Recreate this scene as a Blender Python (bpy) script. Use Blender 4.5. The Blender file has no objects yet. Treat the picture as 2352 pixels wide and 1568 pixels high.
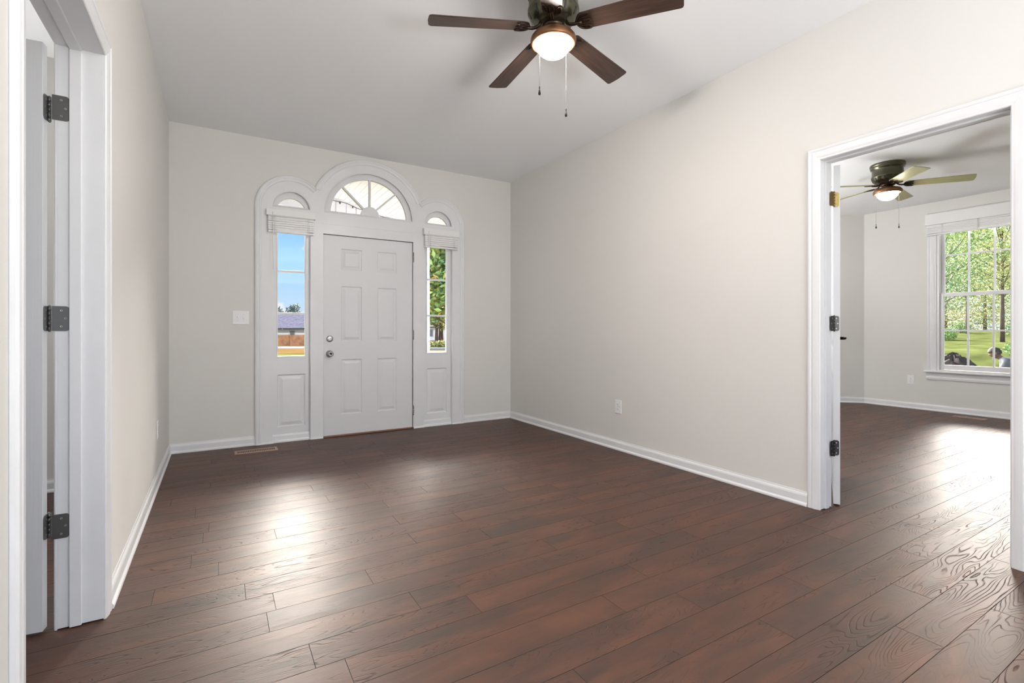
import bpy, bmesh, math, random
from mathutils import Vector, Matrix
random.seed(7)
R = math.radians
PI = math.pi
S = bpy.context.scene
C = S.collection

# ------------------------------------------------------------------ camera
EYE = 1.088
F_PX, W_PX, CY_PX, YAW = 1123.08, 2352.0, 758.55, 0.5413
cam_d = bpy.data.cameras.new('camera')
cam_d.sensor_width = 36.0
cam_d.lens = 36.0 * F_PX / W_PX
cam_d.shift_y = -(784.0 - CY_PX) / W_PX
cam_d.clip_start = 0.02
cam_d.clip_end = 500
cam = bpy.data.objects.new('camera', cam_d)
C.objects.link(cam)
cam.location = (0, 0, EYE)
cam.rotation_euler = (PI / 2, 0, -YAW)
S.camera = cam
# exposure / view
S.view_settings.view_transform = 'Standard'
S.view_settings.look = 'None'
S.view_settings.gamma = 1.0
S.view_settings.use_curve_mapping = False
S.view_settings.exposure = 0.14

# ------------------------------------------------------------------ world
def build_world():
    w = bpy.data.worlds.new('sky')
    S.world = w
    w.use_nodes = True
    nt = w.node_tree
    nt.nodes.clear()
    N = nt.nodes.new
    L = nt.links.new
    out = N('ShaderNodeOutputWorld')
    bg = N('ShaderNodeBackground')
    tc = N('ShaderNodeTexCoord')
    sep = N('ShaderNodeSeparateXYZ')
    L(tc.outputs['Generated'], sep.inputs[0])
    # blue gradient with height
    ramp = N('ShaderNodeValToRGB')
    e = ramp.color_ramp.elements
    e[0].position = 0.0; e[0].color = (0.66, 0.76, 0.92, 1)
    e[1].position = 0.30; e[1].color = (0.16, 0.42, 0.92, 1)
    m = ramp.color_ramp.elements.new(0.13); m.color = (0.36, 0.66, 0.97, 1)
    L(sep.outputs['Z'], ramp.inputs[0])
    # cumulus clouds low over the horizon
    mp = N('ShaderNodeMapping'); mp.inputs['Scale'].default_value = (9, 9, 16)
    mp.inputs['Location'].default_value = (1.3, 0.2, 0.0)
    L(tc.outputs['Generated'], mp.inputs[0])
    nz = N('ShaderNodeTexNoise'); nz.inputs['Scale'].default_value = 1.0
    nz.inputs['Detail'].default_value = 6
    L(mp.outputs[0], nz.inputs['Vector'])
    lim = N('ShaderNodeMapRange')
    lim.inputs['From Min'].default_value = 0.0; lim.inputs['From Max'].default_value = 0.13
    lim.inputs['To Min'].default_value = 0.16; lim.inputs['To Max'].default_value = -0.12
    L(sep.outputs['Z'], lim.inputs['Value'])
    add = N('ShaderNodeMath'); add.operation = 'ADD'
    L(nz.outputs['Fac'], add.inputs[0]); L(lim.outputs[0], add.inputs[1])
    cm = N('ShaderNodeMapRange'); cm.interpolation_type = 'SMOOTHSTEP'
    cm.inputs['From Min'].default_value = 0.50; cm.inputs['From Max'].default_value = 0.57
    L(add.outputs[0], cm.inputs['Value'])
    mix = N('ShaderNodeMixRGB'); mix.inputs['Color2'].default_value = (0.90, 0.86, 0.90, 1)
    L(cm.outputs[0], mix.inputs['Fac']); L(ramp.outputs[0], mix.inputs['Color1'])
    # glow band added low in the north-east sky to brighten floor reflections
    sun = Vector((math.sin(R(30)), math.cos(R(30)), 0.0))  # bearing of the added glow band, apart from the sun lamp
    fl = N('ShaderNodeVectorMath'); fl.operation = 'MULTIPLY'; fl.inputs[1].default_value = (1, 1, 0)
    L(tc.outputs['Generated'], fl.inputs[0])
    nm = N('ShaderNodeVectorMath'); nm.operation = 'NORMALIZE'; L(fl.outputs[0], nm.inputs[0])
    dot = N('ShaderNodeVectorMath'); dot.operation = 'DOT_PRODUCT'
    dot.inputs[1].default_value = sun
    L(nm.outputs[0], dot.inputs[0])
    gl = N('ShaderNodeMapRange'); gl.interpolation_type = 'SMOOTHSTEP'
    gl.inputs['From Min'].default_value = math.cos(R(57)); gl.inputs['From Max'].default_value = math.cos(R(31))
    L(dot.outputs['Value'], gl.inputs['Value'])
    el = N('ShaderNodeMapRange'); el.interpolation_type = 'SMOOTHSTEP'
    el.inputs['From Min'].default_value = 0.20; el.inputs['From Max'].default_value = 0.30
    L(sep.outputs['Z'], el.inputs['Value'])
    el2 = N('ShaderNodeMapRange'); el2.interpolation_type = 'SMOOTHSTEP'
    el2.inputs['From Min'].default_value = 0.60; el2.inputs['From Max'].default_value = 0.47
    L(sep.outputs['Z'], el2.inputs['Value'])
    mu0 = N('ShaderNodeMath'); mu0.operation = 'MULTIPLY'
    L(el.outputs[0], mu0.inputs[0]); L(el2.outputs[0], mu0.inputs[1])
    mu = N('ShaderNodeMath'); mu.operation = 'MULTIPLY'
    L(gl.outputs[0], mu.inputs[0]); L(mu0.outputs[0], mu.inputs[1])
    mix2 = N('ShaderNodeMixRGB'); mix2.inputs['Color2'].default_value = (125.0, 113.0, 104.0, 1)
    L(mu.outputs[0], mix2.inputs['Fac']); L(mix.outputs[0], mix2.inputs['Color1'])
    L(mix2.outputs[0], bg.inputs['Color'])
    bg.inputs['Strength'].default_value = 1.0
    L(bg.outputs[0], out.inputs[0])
build_world()

def sun_light():
    l = bpy.data.lights.new('sun', 'SUN'); l.energy = 2.4; l.angle = R(3); l.color = (1, .95, .86)
    o = bpy.data.objects.new('sun', l); C.objects.link(o)
    # behind the house, from the south-east, so it lights the fronts of trees and fences
    o.rotation_euler = (R(48), 0, R(-42))
sun_light()

def area(name, loc, rot, sx, sy, watts, col=(1, 1, 1)):
    l = bpy.data.lights.new(name, 'AREA'); l.shape = 'RECTANGLE'
    l.size = sx; l.size_y = sy; l.energy = watts; l.color = col
    o = bpy.data.objects.new(name, l); C.objects.link(o)
    o.location = loc; o.rotation_euler = rot
    return o
# unseen fill lamps added to brighten ceilings and walls
area('fill_up_back', (1.35, -2.75, .22), (R(180), 0, 0), 1.7, 1.5, 240, (0.975, 0.985, 1.0))  # added fill near the floor, facing up to brighten the ceiling
area('fill_left', (-.30, -2.4, 1.2), (R(125), 0, R(-90)), 2.2, 1.7, 4, (0.975, 0.985, 1.0))  # added side fill for the right wall, no window here
area('fill_bedroom', (4.35, 4.90, 1.45), (R(163), 0, R(180)), 1.7, 1.6, 200, (0.99, 0.99, 0.99))  # added fill for bedroom walls and ceiling, no window here
area('fill_side_room', (-2.4, 4.38, 1.5), (R(115), 0, R(180)), 1.6, 1.5, 90, (1.0, 0.99, 0.97))  # added fill for the side room, no window here

# ------------------------------------------------------------------ dimensions (m)
XL, XR, D, H = -0.370, 3.126, 5.238, 2.927
X2, YC, H2 = 8.293, 3.558, 2.819
BACK = -3.6
LJ0, LJ1, LTOP = 1.470, 2.370, 2.125          # left doorway
RJ0, RJ1, RTOP = 0.745, 1.572, 2.118          # right doorway
WT = 0.14                                      # wall thickness
XLo = XL - .130
XRo = XR + 0.115

# ------------------------------------------------------------------ helpers
def tag(o, label=None, cat=None, group=None, kind=None):
    if label: o['label'] = label
    if cat: o['category'] = cat
    if group: o['group'] = group
    if kind: o['kind'] = kind
    return o

def empty(name, loc=(0, 0, 0), rot=(0, 0, 0), **k):
    o = bpy.data.objects.new(name, None)
    C.objects.link(o)
    o.empty_display_size = 0.05
    o.location = loc; o.rotation_euler = rot
    return tag(o, **k)

class MB:
    def __init__(self):
        self.bm = bmesh.new()
    def box(self, x0, x1, y0, y1, z0, z1):
        v = [self.bm.verts.new(p) for p in ((x0, y0, z0), (x1, y0, z0), (x1, y1, z0), (x0, y1, z0),
                                            (x0, y0, z1), (x1, y0, z1), (x1, y1, z1), (x0, y1, z1))]
        for f in ((0, 3, 2, 1), (4, 5, 6, 7), (0, 1, 5, 4), (1, 2, 6, 5), (2, 3, 7, 6), (3, 0, 4, 7)):
            self.bm.faces.new([v[i] for i in f])
        return self
    def face(self, pts):
        return self.bm.faces.new([self.bm.verts.new(p) for p in pts])
    def grid(self, rows, closed=False, caps=False, smooth=True):
        """rows: list of point rings"""
        R_ = [[self.bm.verts.new(p) for p in r] for r in rows]
        n = len(R_[0])
        for a, b in zip(R_, R_[1:]):
            for i in range(n if closed else n - 1):
                j = (i + 1) % n
                try:
                    f = self.bm.faces.new((a[i], a[j], b[j], b[i])); f.smooth = smooth
                except ValueError:
                    pass
        if caps:
            for r in (R_[0][::-1], R_[-1]):
                try: self.bm.faces.new(r)
                except ValueError: pass
        return self
    def lathe(self, prof, c=(0, 0, 0), n=32, axis='z', smooth=True):
        rows = []
        for r, z in prof:
            r = max(r, 1e-5)
            ring = []
            for i in range(n):
                a = 2 * PI * i / n
                p = (r * math.cos(a), r * math.sin(a), z)
                if axis == 'y': p = (p[0], p[2], p[1])
                if axis == 'x': p = (p[2], p[0], p[1])
                ring.append((p[0] + c[0], p[1] + c[1], p[2] + c[2]))
            rows.append(ring)
        return self.grid(rows, closed=True, caps=True, smooth=smooth)
    def tube(self, pts, r, n=8, taper=None):
        pts = [Vector(p) for p in pts]
        rows = []
        up = Vector((0, 0, 1))
        for i, p in enumerate(pts):
            d = (pts[min(i + 1, len(pts) - 1)] - pts[max(i - 1, 0)]).normalized()
            if abs(d.dot(up)) > 0.95: a = d.cross(Vector((1, 0, 0))).normalized()
            else: a = d.cross(up).normalized()
            b = d.cross(a)
            rr = r if taper is None else r + (taper - r) * i / (len(pts) - 1)
            rows.append([p + a * rr * math.cos(2 * PI * k / n) + b * rr * math.sin(2 * PI * k / n) for k in range(n)])
        return self.grid(rows, closed=True, caps=True)
    def sweep(self, path, prof, closed=False, smooth=False):
        """path: 2D points (a,b) ; prof: (inset, height) pairs ; maps (a, height, b) -> x, y, z.
        inset goes to the RIGHT of travel."""
        n = len(path)
        P = [Vector((p[0], p[1])) for p in path]
        rows = []
        for i in range(n):
            if closed: a, b, c = P[i - 1], P[i], P[(i + 1) % n]
            else: a, b, c = P[max(i - 1, 0)], P[i], P[min(i + 1, n - 1)]
            d1 = (b - a); d2 = (c - b)
            if d1.length < 1e-9: d1 = d2
            if d2.length < 1e-9: d2 = d1
            d1.normalize(); d2.normalize()
            n1 = Vector((d1.y, -d1.x)); n2 = Vector((d2.y, -d2.x))
            m = (n1 + n2)
            m = m / max(m.dot(n1), 0.25) if m.length > 1e-6 else n1
            rows.append([(b + m * u, hgt) for u, hgt in prof])
        self._rows = rows
        return rows
    def build(self, name, mat=None, parent=None, bevel=0, smooth_angle=None, recalc=True):
        me = bpy.data.meshes.new(name)
        if recalc: bmesh.ops.recalc_face_normals(self.bm, faces=self.bm.faces)
        self.bm.to_mesh(me); self.bm.free()
        if mat is not None: me.materials.append(mat)
        o = bpy.data.objects.new(name, me)
        C.objects.link(o)
        if parent is not None: o.parent = parent
        if bevel:
            b = o.modifiers.new('bevel', 'BEVEL'); b.width = bevel; b.segments = 2; b.limit_method = 'ANGLE'
            b.angle_limit = R(40); b.harden_normals = False
        return o

def box(name, x0, x1, y0, y1, z0, z1, mat, parent=None, bevel=0):
    return MB().box(x0, x1, y0, y1, z0, z1).build(name, mat, parent, bevel)

def plate(name, outlines, depth, mat, parent=None, frame=None, bevel=0.0):
    """flat board with holes: 2D outlines in (x,z) of the wall, extruded in y by depth (front at y=0 towards -y)."""
    cu = bpy.data.curves.new(name, 'CURVE')
    cu.dimensions = '2D'; cu.fill_mode = 'BOTH'; cu.extrude = depth / 2 - bevel
    cu.bevel_depth = bevel; cu.bevel_resolution = 1
    cu.offset = -bevel
    for o in outlines:
        sp = cu.splines.new('POLY'); sp.points.add(len(o) - 1)
        for p, q in zip(sp.points, o): p.co = (q[0], q[1], 0, 1)
        sp.use_cyclic_u = True
    tmp = bpy.data.objects.new('tmp', cu)
    C.objects.link(tmp)
    bpy.context.view_layer.update()
    dg = bpy.context.evaluated_depsgraph_get()
    me = bpy.data.meshes.new_from_object(tmp.evaluated_get(dg))
    bpy.data.objects.remove(tmp, do_unlink=True)
    M = Matrix(((1, 0, 0, 0), (0, 0, -1, 0), (0, 1, 0, 0), (0, 0, 0, 1)))   # (x,y,z)->(x,-z,y)
    me.transform(M)
    if frame is not None: me.transform(frame)
    me.name = name
    me.materials.clear()
    if mat: me.materials.append(mat)
    o = bpy.data.objects.new(name, me)
    C.objects.link(o)
    if parent is not None: o.parent = parent
    return o

def ty(y):  # place the plate's centre plane at y
    return Matrix.Translation((0, y, 0))

def arc(cx, cz, r, a0, a1, n=40):
    return [(cx + r * math.cos(a0 + (a1 - a0) * i / n), cz + r * math.sin(a0 + (a1 - a0) * i / n)) for i in range(n + 1)]

def copy_tree(o, parent=None):
    c = o.copy(); C.objects.link(c)
    if parent is not None: c.parent = parent
    for ch in list(o.children): copy_tree(ch, c)
    return c

# ------------------------------------------------------------------ materials
def mat(name, col, rough=0.5, metal=0.0, bump=0.0, bscale=50, var=0.0, vscale=3, spec=0.5, emit=None, estr=0, coat=0.0):
    m = bpy.data.materials.new(name); m.use_nodes = True
    nt = m.node_tree; b = nt.nodes['Principled BSDF']
    b.inputs['Base Color'].default_value = (*col, 1)
    b.inputs['Roughness'].default_value = rough
    b.inputs['Metallic'].default_value = metal
    b.inputs['Specular IOR Level'].default_value = spec
    b.inputs['Coat Weight'].default_value = coat
    tc = nt.nodes.new('ShaderNodeTexCoord')
    if emit:
        b.inputs['Emission Color'].default_value = (*emit, 1); b.inputs['Emission Strength'].default_value = estr
    if bump:
        nz = nt.nodes.new('ShaderNodeTexNoise'); nz.inputs['Scale'].default_value = bscale; nz.inputs['Detail'].default_value = 4
        bp = nt.nodes.new('ShaderNodeBump'); bp.inputs['Strength'].default_value = bump; bp.inputs['Distance'].default_value = 0.002
        nt.links.new(tc.outputs['Object'], nz.inputs['Vector']); nt.links.new(nz.outputs['Fac'], bp.inputs['Height'])
        nt.links.new(bp.outputs[0], b.inputs['Normal'])
    if var:
        nz = nt.nodes.new('ShaderNodeTexNoise'); nz.inputs['Scale'].default_value = vscale; nz.inputs['Detail'].default_value = 5
        mx = nt.nodes.new('ShaderNodeMixRGB')
        mx.inputs['Color1'].default_value = (*[c * (1 - var) for c in col], 1)
        mx.inputs['Color2'].default_value = (*[min(1, c * (1 + var)) for c in col], 1)
        nt.links.new(tc.outputs['Object'], nz.inputs['Vector'])
        mr = nt.nodes.new('ShaderNodeMapRange'); mr.inputs['From Min'].default_value = .3; mr.inputs['From Max'].default_value = .7
        nt.links.new(nz.outputs['Fac'], mr.inputs['Value']); nt.links.new(mr.outputs[0], mx.inputs['Fac'])
        nt.links.new(mx.outputs[0], b.inputs['Base Color'])
    return m

M = {}
M['wall'] = mat('wall_paint', (0.755, 0.747, 0.722), 0.75, bump=0.12, bscale=180, var=0.012, vscale=1.5)
M['ceiling'] = mat('ceiling_paint', (0.93, 0.94, 0.96), 0.85, bump=0.1, bscale=150)
M['trim'] = mat('trim_paint', (0.80, 0.81, 0.83), 0.32, bump=0.06, bscale=60, var=0.02, vscale=6)
M['door'] = mat('door_paint', (0.76, 0.77, 0.79), 0.38, bump=0.06, bscale=80)
M['plastic'] = mat('white_plastic', (0.88, 0.88, 0.89), 0.3)
M['slot'] = mat('dark_slot', (0.03, 0.03, 0.03), 0.6)
M['blind'] = mat('blind_slat', (0.86, 0.86, 0.87), 0.4)
M['nickel'] = mat('satin_nickel', (0.45, 0.445, 0.44), 0.3, 1.0)
M['hinge'] = mat('dull_grey_metal', (0.20, 0.20, 0.20), 0.38, 0.9, bump=.1, bscale=90)
M['hinge_mid'] = mat('dark_grey_metal', (0.10, 0.10, 0.10), 0.42, 0.85)
M['hinge_dark'] = mat('dark_metal', (0.055, 0.055, 0.06), 0.4, 0.8)
M['brass'] = mat('aged_brass', (0.34, 0.25, 0.09), 0.36, 0.9)
M['black'] = mat('black_metal', (0.012, 0.011, 0.01), 0.3, 0.4)
M['bronze'] = mat('oiled_bronze', (0.060, 0.036, 0.024), 0.33, 0.75)
M['bronze_ring'] = mat('brushed_bronze_ring', (0.24, 0.115, 0.055), 0.36, 0.7)
M['housing'] = mat('antique_green_bronze', (0.10, 0.095, 0.065), 0.26, 0.85)
M['globe'] = mat('frosted_lamp_glass', (0.9, 0.86, 0.78), 0.4, emit=(1.0, 0.92, 0.84), estr=255.0)
M['globe_2'] = mat('bright_frosted_lamp_glass', (0.9, 0.86, 0.78), 0.4, emit=(1.0, 0.84, 0.62), estr=70.0)
M['vent'] = mat('tan_metal', (0.40, 0.26, 0.17), 0.4, 0.3)
M['oak'] = mat('threshold_wood', (0.20, 0.075, 0.03), 0.4)
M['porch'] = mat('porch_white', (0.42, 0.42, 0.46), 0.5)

def grained_paint():
    m = mat('embossed_door_paint', (0.70, 0.71, 0.73), 0.35)
    nt = m.node_tree; b = nt.nodes['Principled BSDF']
    tc = nt.nodes.new('ShaderNodeTexCoord'); mp = nt.nodes.new('ShaderNodeMapping')
    mp.inputs['Scale'].default_value = (260, 260, 1.2)
    nz = nt.nodes.new('ShaderNodeTexNoise'); nz.inputs['Scale'].default_value = 1.0; nz.inputs['Detail'].default_value = 2
    bp = nt.nodes.new('ShaderNodeBump'); bp.inputs['Strength'].default_value = .25; bp.inputs['Distance'].default_value = .002
    nt.links.new(tc.outputs['Object'], mp.inputs[0]); nt.links.new(mp.outputs[0], nz.inputs['Vector'])
    nt.links.new(nz.outputs['Fac'], bp.inputs['Height']); nt.links.new(bp.outputs[0], b.inputs['Normal'])
    return m
M['grained'] = grained_paint()

def glass_mat():
    m = bpy.data.materials.new('window_glass'); m.use_nodes = True
    nt = m.node_tree; nt.nodes.clear()
    out = nt.nodes.new('ShaderNodeOutputMaterial'); mix = nt.nodes.new('ShaderNodeMixShader')
    tr = nt.nodes.new('ShaderNodeBsdfTransparent'); tr.inputs[0].default_value = (0.97, 0.985, 0.98, 1)
    gl = nt.nodes.new('ShaderNodeBsdfGlossy'); gl.inputs['Roughness'].default_value = 0.02
    fr = nt.nodes.new('ShaderNodeFresnel'); fr.inputs['IOR'].default_value = 1.35
    nt.links.new(fr.outputs[0], mix.inputs[0]); nt.links.new(tr.outputs[0], mix.inputs[1]); nt.links.new(gl.outputs[0], mix.inputs[2])
    nt.links.new(mix.outputs[0], out.inputs[0])
    return m
M['glass'] = glass_mat()

def blade_mat(name, c0, c1):
    m = mat(name, c0, 0.42)
    nt = m.node_tree; b = nt.nodes['Principled BSDF']
    tc = nt.nodes.new('ShaderNodeTexCoord'); mp = nt.nodes.new('ShaderNodeMapping'); mp.inputs['Scale'].default_value = (2.5, 45, 8)
    nz = nt.nodes.new('ShaderNodeTexNoise'); nz.inputs['Scale'].default_value = 2; nz.inputs['Detail'].default_value = 5
    cr = nt.nodes.new('ShaderNodeValToRGB')
    cr.color_ramp.elements[0].position = .35; cr.color_ramp.elements[0].color = (*c0, 1)
    cr.color_ramp.elements[1].position = .7; cr.color_ramp.elements[1].color = (*c1, 1)
    nt.links.new(tc.outputs['Object'], mp.inputs[0]); nt.links.new(mp.outputs[0], nz.inputs['Vector'])
    nt.links.new(nz.outputs['Fac'], cr.inputs[0]); nt.links.new(cr.outputs[0], b.inputs['Base Color'])
    return m
M['blade'] = blade_mat('walnut_blade', (0.030, 0.015, 0.010), (0.068, 0.037, 0.025))
M['blade_reflecting'] = blade_mat('green_reflection_blade', (0.30, 0.30, 0.15), (0.40, 0.39, 0.22))  # green light reflected from outdoors is painted into the blade colour

def floor_mat():
    m = bpy.data.materials.new('brown_plank_laminate'); m.use_nodes = True
    nt = m.node_tree; b = nt.nodes['Principled BSDF']; N = nt.nodes.new; L = nt.links.new
    tc = N('ShaderNodeTexCoord')
    at = N('ShaderNodeAttribute'); at.attribute_name = 'plank'
    sc = N('ShaderNodeVectorMath'); sc.operation = 'MULTIPLY'; sc.inputs[1].default_value = (37.0, 53.0, 19.0)
    L(at.outputs['Vector'], sc.inputs[0])
    ad = N('ShaderNodeVectorMath'); ad.operation = 'ADD'
    L(tc.outputs['Object'], ad.inputs[0]); L(sc.outputs[0], ad.inputs[1])
    # cathedral grain = contour lines of a stretched noise
    mp = N('ShaderNodeMapping'); mp.inputs['Scale'].default_value = (1.0, 6.8, 1.0)
    L(ad.outputs[0], mp.inputs[0])
    n1 = N('ShaderNodeTexNoise'); n1.inputs['Scale'].default_value = 1.0; n1.inputs['Detail'].default_value = 2.5; n1.inputs['Roughness'].default_value = .45
    n1.inputs['Distortion'].default_value = .25
    L(mp.outputs[0], n1.inputs['Vector'])
    mul = N('ShaderNodeMath'); mul.operation = 'MULTIPLY'; mul.inputs[1].default_value = 42.0
    L(n1.outputs['Fac'], mul.inputs[0])
    pp = N('ShaderNodeMath'); pp.operation = 'PINGPONG'; pp.inputs[1].default_value = 0.5
    L(mul.outputs[0], pp.inputs[0])
    ln = N('ShaderNodeMapRange'); ln.interpolation_type = 'SMOOTHSTEP'
    ln.inputs['From Min'].default_value = 0.0; ln.inputs['From Max'].default_value = 0.15     # 0 on a line, 1 between
    L(pp.outputs[0], ln.inputs['Value'])
    # lines come and go
    mpb = N('ShaderNodeMapping'); mpb.inputs['Scale'].default_value = (14, 40, 1)
    L(ad.outputs[0], mpb.inputs[0])
    nb = N('ShaderNodeTexNoise'); nb.inputs['Scale'].default_value = 1.0; nb.inputs['Detail'].default_value = 4
    L(mpb.outputs[0], nb.inputs['Vector'])
    nbr = N('ShaderNodeMapRange'); nbr.inputs['From Min'].default_value = .42; nbr.inputs['From Max'].default_value = .58
    L(nb.outputs['Fac'], nbr.inputs['Value'])
    mpc = N('ShaderNodeMapping'); mpc.inputs['Scale'].default_value = (1.6, 4.5, 1)
    L(ad.outputs[0], mpc.inputs[0])
    nc = N('ShaderNodeTexNoise'); nc.inputs['Scale'].default_value = 1.0; nc.inputs['Detail'].default_value = 3
    L(mpc.outputs[0], nc.inputs['Vector'])
    ncr = N('ShaderNodeMapRange'); ncr.inputs['From Min'].default_value = .44; ncr.inputs['From Max'].default_value = .60
    L(nc.outputs['Fac'], ncr.inputs['Value'])
    inv = N('ShaderNodeMath'); inv.operation = 'SUBTRACT'; inv.inputs[0].default_value = 1.0
    L(ln.outputs[0], inv.inputs[1])
    k1 = N('ShaderNodeMath'); k1.operation = 'MULTIPLY'; L(inv.outputs[0], k1.inputs[0])
    nb2 = N('ShaderNodeMath'); nb2.operation = 'MULTIPLY_ADD'; nb2.inputs[1].default_value = .6; nb2.inputs[2].default_value = .4
    L(nbr.outputs[0], nb2.inputs[0]); L(nb2.outputs[0], k1.inputs[1])
    k2 = N('ShaderNodeMath'); k2.operation = 'MULTIPLY'; L(k1.outputs[0], k2.inputs[0])
    nc2 = N('ShaderNodeMath'); nc2.operation = 'MULTIPLY_ADD'; nc2.inputs[1].default_value = .85; nc2.inputs[2].default_value = .15
    L(ncr.outputs[0], nc2.inputs[0]); L(nc2.outputs[0], k2.inputs[1])
    # colour: stretched mottling, dark knots, per plank tone
    mp2 = N('ShaderNodeMapping'); mp2.inputs['Scale'].default_value = (2.2, 9.0, 1.0)
    L(ad.outputs[0], mp2.inputs[0])
    n2 = N('ShaderNodeTexNoise'); n2.inputs['Scale'].default_value = 1.0; n2.inputs['Detail'].default_value = 7; n2.inputs['Roughness'].default_value = .6
    n2.inputs['Distortion'].default_value = .6
    L(mp2.outputs[0], n2.inputs['Vector'])
    cr = N('ShaderNodeValToRGB')
    e = cr.color_ramp.elements
    e[0].position = .33; e[0].color = (0.042, 0.020, 0.012, 1)
    e[1].position = .68; e[1].color = (0.112, 0.040, 0.018, 1)
    q = cr.color_ramp.elements.new(.50); q.color = (0.073, 0.027, 0.0135, 1)
    L(n2.outputs['Fac'], cr.inputs[0])
    sepa = N('ShaderNodeSeparateXYZ'); L(at.outputs['Vector'], sepa.inputs[0])
    tone = N('ShaderNodeMapRange'); tone.inputs['To Min'].default_value = .88; tone.inputs['To Max'].default_value = 1.12
    L(sepa.outputs['X'], tone.inputs['Value'])
    fine = N('ShaderNodeMapRange'); fine.inputs['To Min'].default_value = 1.0; fine.inputs['To Max'].default_value = .60
    L(k2.outputs[0], fine.inputs['Value'])
    tm = N('ShaderNodeMath'); tm.operation = 'MULTIPLY'; L(tone.outputs[0], tm.inputs[0]); L(fine.outputs[0], tm.inputs[1])
    vm = N('ShaderNodeVectorMath'); vm.operation = 'SCALE'
    L(cr.outputs[0], vm.inputs[0]); L(tm.outputs[0], vm.inputs['Scale'])
    L(vm.outputs[0], b.inputs['Base Color'])
    # surface relief
    hh = N('ShaderNodeMath'); hh.operation = 'MULTIPLY'; hh.inputs[1].default_value = -1.0
    L(k2.outputs[0], hh.inputs[0])
    mp3 = N('ShaderNodeMapping'); mp3.inputs['Scale'].default_value = (5, 16, 1); L(ad.outputs[0], mp3.inputs[0])
    n3 = N('ShaderNodeTexNoise'); n3.inputs['Scale'].default_value = 1.0; n3.inputs['Detail'].default_value = 3
    L(mp3.outputs[0], n3.inputs['Vector'])
    h2 = N('ShaderNodeMath'); h2.operation = 'MULTIPLY_ADD'; h2.inputs[1].default_value = 1.0
    L(n3.outputs['Fac'], h2.inputs[0]); L(hh.outputs[0], h2.inputs[2])
    bp = N('ShaderNodeBump'); bp.inputs['Strength'].default_value = .55; bp.inputs['Distance'].default_value = .0020
    L(h2.outputs[0], bp.inputs['Height']); L(bp.outputs[0], b.inputs['Normal'])
    rr = N('ShaderNodeMapRange'); rr.inputs['To Min'].default_value = .47; rr.inputs['To Max'].default_value = .70
    L(k2.outputs[0], rr.inputs['Value']); L(rr.outputs[0], b.inputs['Roughness'])
    b.inputs['IOR'].default_value = 1.56
    return m
M['floor'] = floor_mat()
M['gap'] = mat('plank_gap', (0.012, 0.007, 0.005), 0.8)

# ------------------------------------------------------------------ floor (one mesh of planks)
def build_floor():
    pitch = 0.1432
    y0 = 0.745 - pitch / 2            # a seam
    joints = {}
    for x, y in [(-.046, 4.017), (.259, 3.867), (-.043, 3.198), (.263, 2.925), (.002, 2.627), (.097, 2.357), (.194, 2.124),
                 (.555, 3.611), (.904, 3.758), (.9, 3.47), (.899, 3.04), (1.207, 3.19), (.871, 2.501), (.572, 2.218), (.68, 1.938),
                 (1.501, 3.907), (1.792, 3.621), (2.137, 3.763), (2.134, 3.478), (1.991, 3.33), (.898, 4.18), (1.266, 4.341),
                 (1.824, 2.239), (1.443, 2.081), (1.937, 1.99), (1.627, 1.55), (2.145, 1.121), (2.778, 1.291), (3.33, 1.17),
                 (2.902, 1.011), (2.48, .88), (2.136, .72), (2.593, .61), (.27, 1.795), (.36, 1.563), (.872, 1.68)]:
        k = round((y - 0.745) / pitch)
        joints.setdefault(k, []).append(x)
    bm = bmesh.new()
    lay = bm.verts.layers.float_vector.new('plank')
    rnd = random.Random(11)
    k0 = int((BACK - y0) / pitch) - 1
    k1 = int((D + .3 - y0) / pitch) + 1
    g, dz = 0.0009, 0.0020
    x_min, x_max = -4.3, X2 + .1
    for k in range(k0, k1):
        a, b = y0 + k * pitch, y0 + (k + 1) * pitch
        js = sorted(joints.get(k, []))
        if not js: js = [rnd.uniform(-.3, .9)]
        xs = [js[0]]
        for j in js[1:]:
            if j - xs[-1] > .25: xs.append(j)
        while xs[-1] < x_max - .1: xs.append(xs[-1] + rnd.uniform(.95, 1.5))
        while xs[0] > x_min + .1: xs.insert(0, xs[0] - rnd.uniform(.95, 1.5))
        for u, v in zip(xs, xs[1:]):
            val = Vector((rnd.random(), rnd.random(), rnd.random()))
            top = [(u + g, a + g), (v - g, a + g), (v - g, b - g), (u + g, b - g)]
            bot = [(u, a), (v, a), (v, b), (u, b)]
            T = [bm.verts.new((p[0], p[1], 0)) for p in top]
            B = [bm.verts.new((p[0], p[1], -dz)) for p in bot]
            for w in T + B: w[lay] = val
            bm.faces.new(T)
            for i in range(4):
                j = (i + 1) % 4
                f = bm.faces.new((B[i], B[j], T[j], T[i])); f.material_index = 1
    # sub-floor slab
    v = [bm.verts.new(p) for p in ((x_min - .5, BACK - .4, -.002), (x_max + .2, BACK - .4, -.002), (x_max + .2, D + .14, -.002), (x_min - .5, D + .14, -.002),
                                   (x_min - .5, BACK - .4, -.12), (x_max + .2, BACK - .4, -.12), (x_max + .2, D + .14, -.12), (x_min - .5, D + .14, -.12))]
    for f in ((0, 1, 2, 3), (7, 6, 5, 4), (0, 4, 5, 1), (1, 5, 6, 2), (2, 6, 7, 3), (3, 7, 4, 0)):
        ff = bm.faces.new([v[i] for i in f]); ff.material_index = 1
    me = bpy.data.meshes.new('floor'); bm.to_mesh(me); bm.free()
    me.materials.append(M['floor']); me.materials.append(M['gap'])
    o = bpy.data.objects.new('floor', me); C.objects.link(o); tag(o, kind='structure')
build_floor()

# ------------------------------------------------------------------ walls and ceilings
def struct(o): return tag(o, kind='structure')
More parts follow.
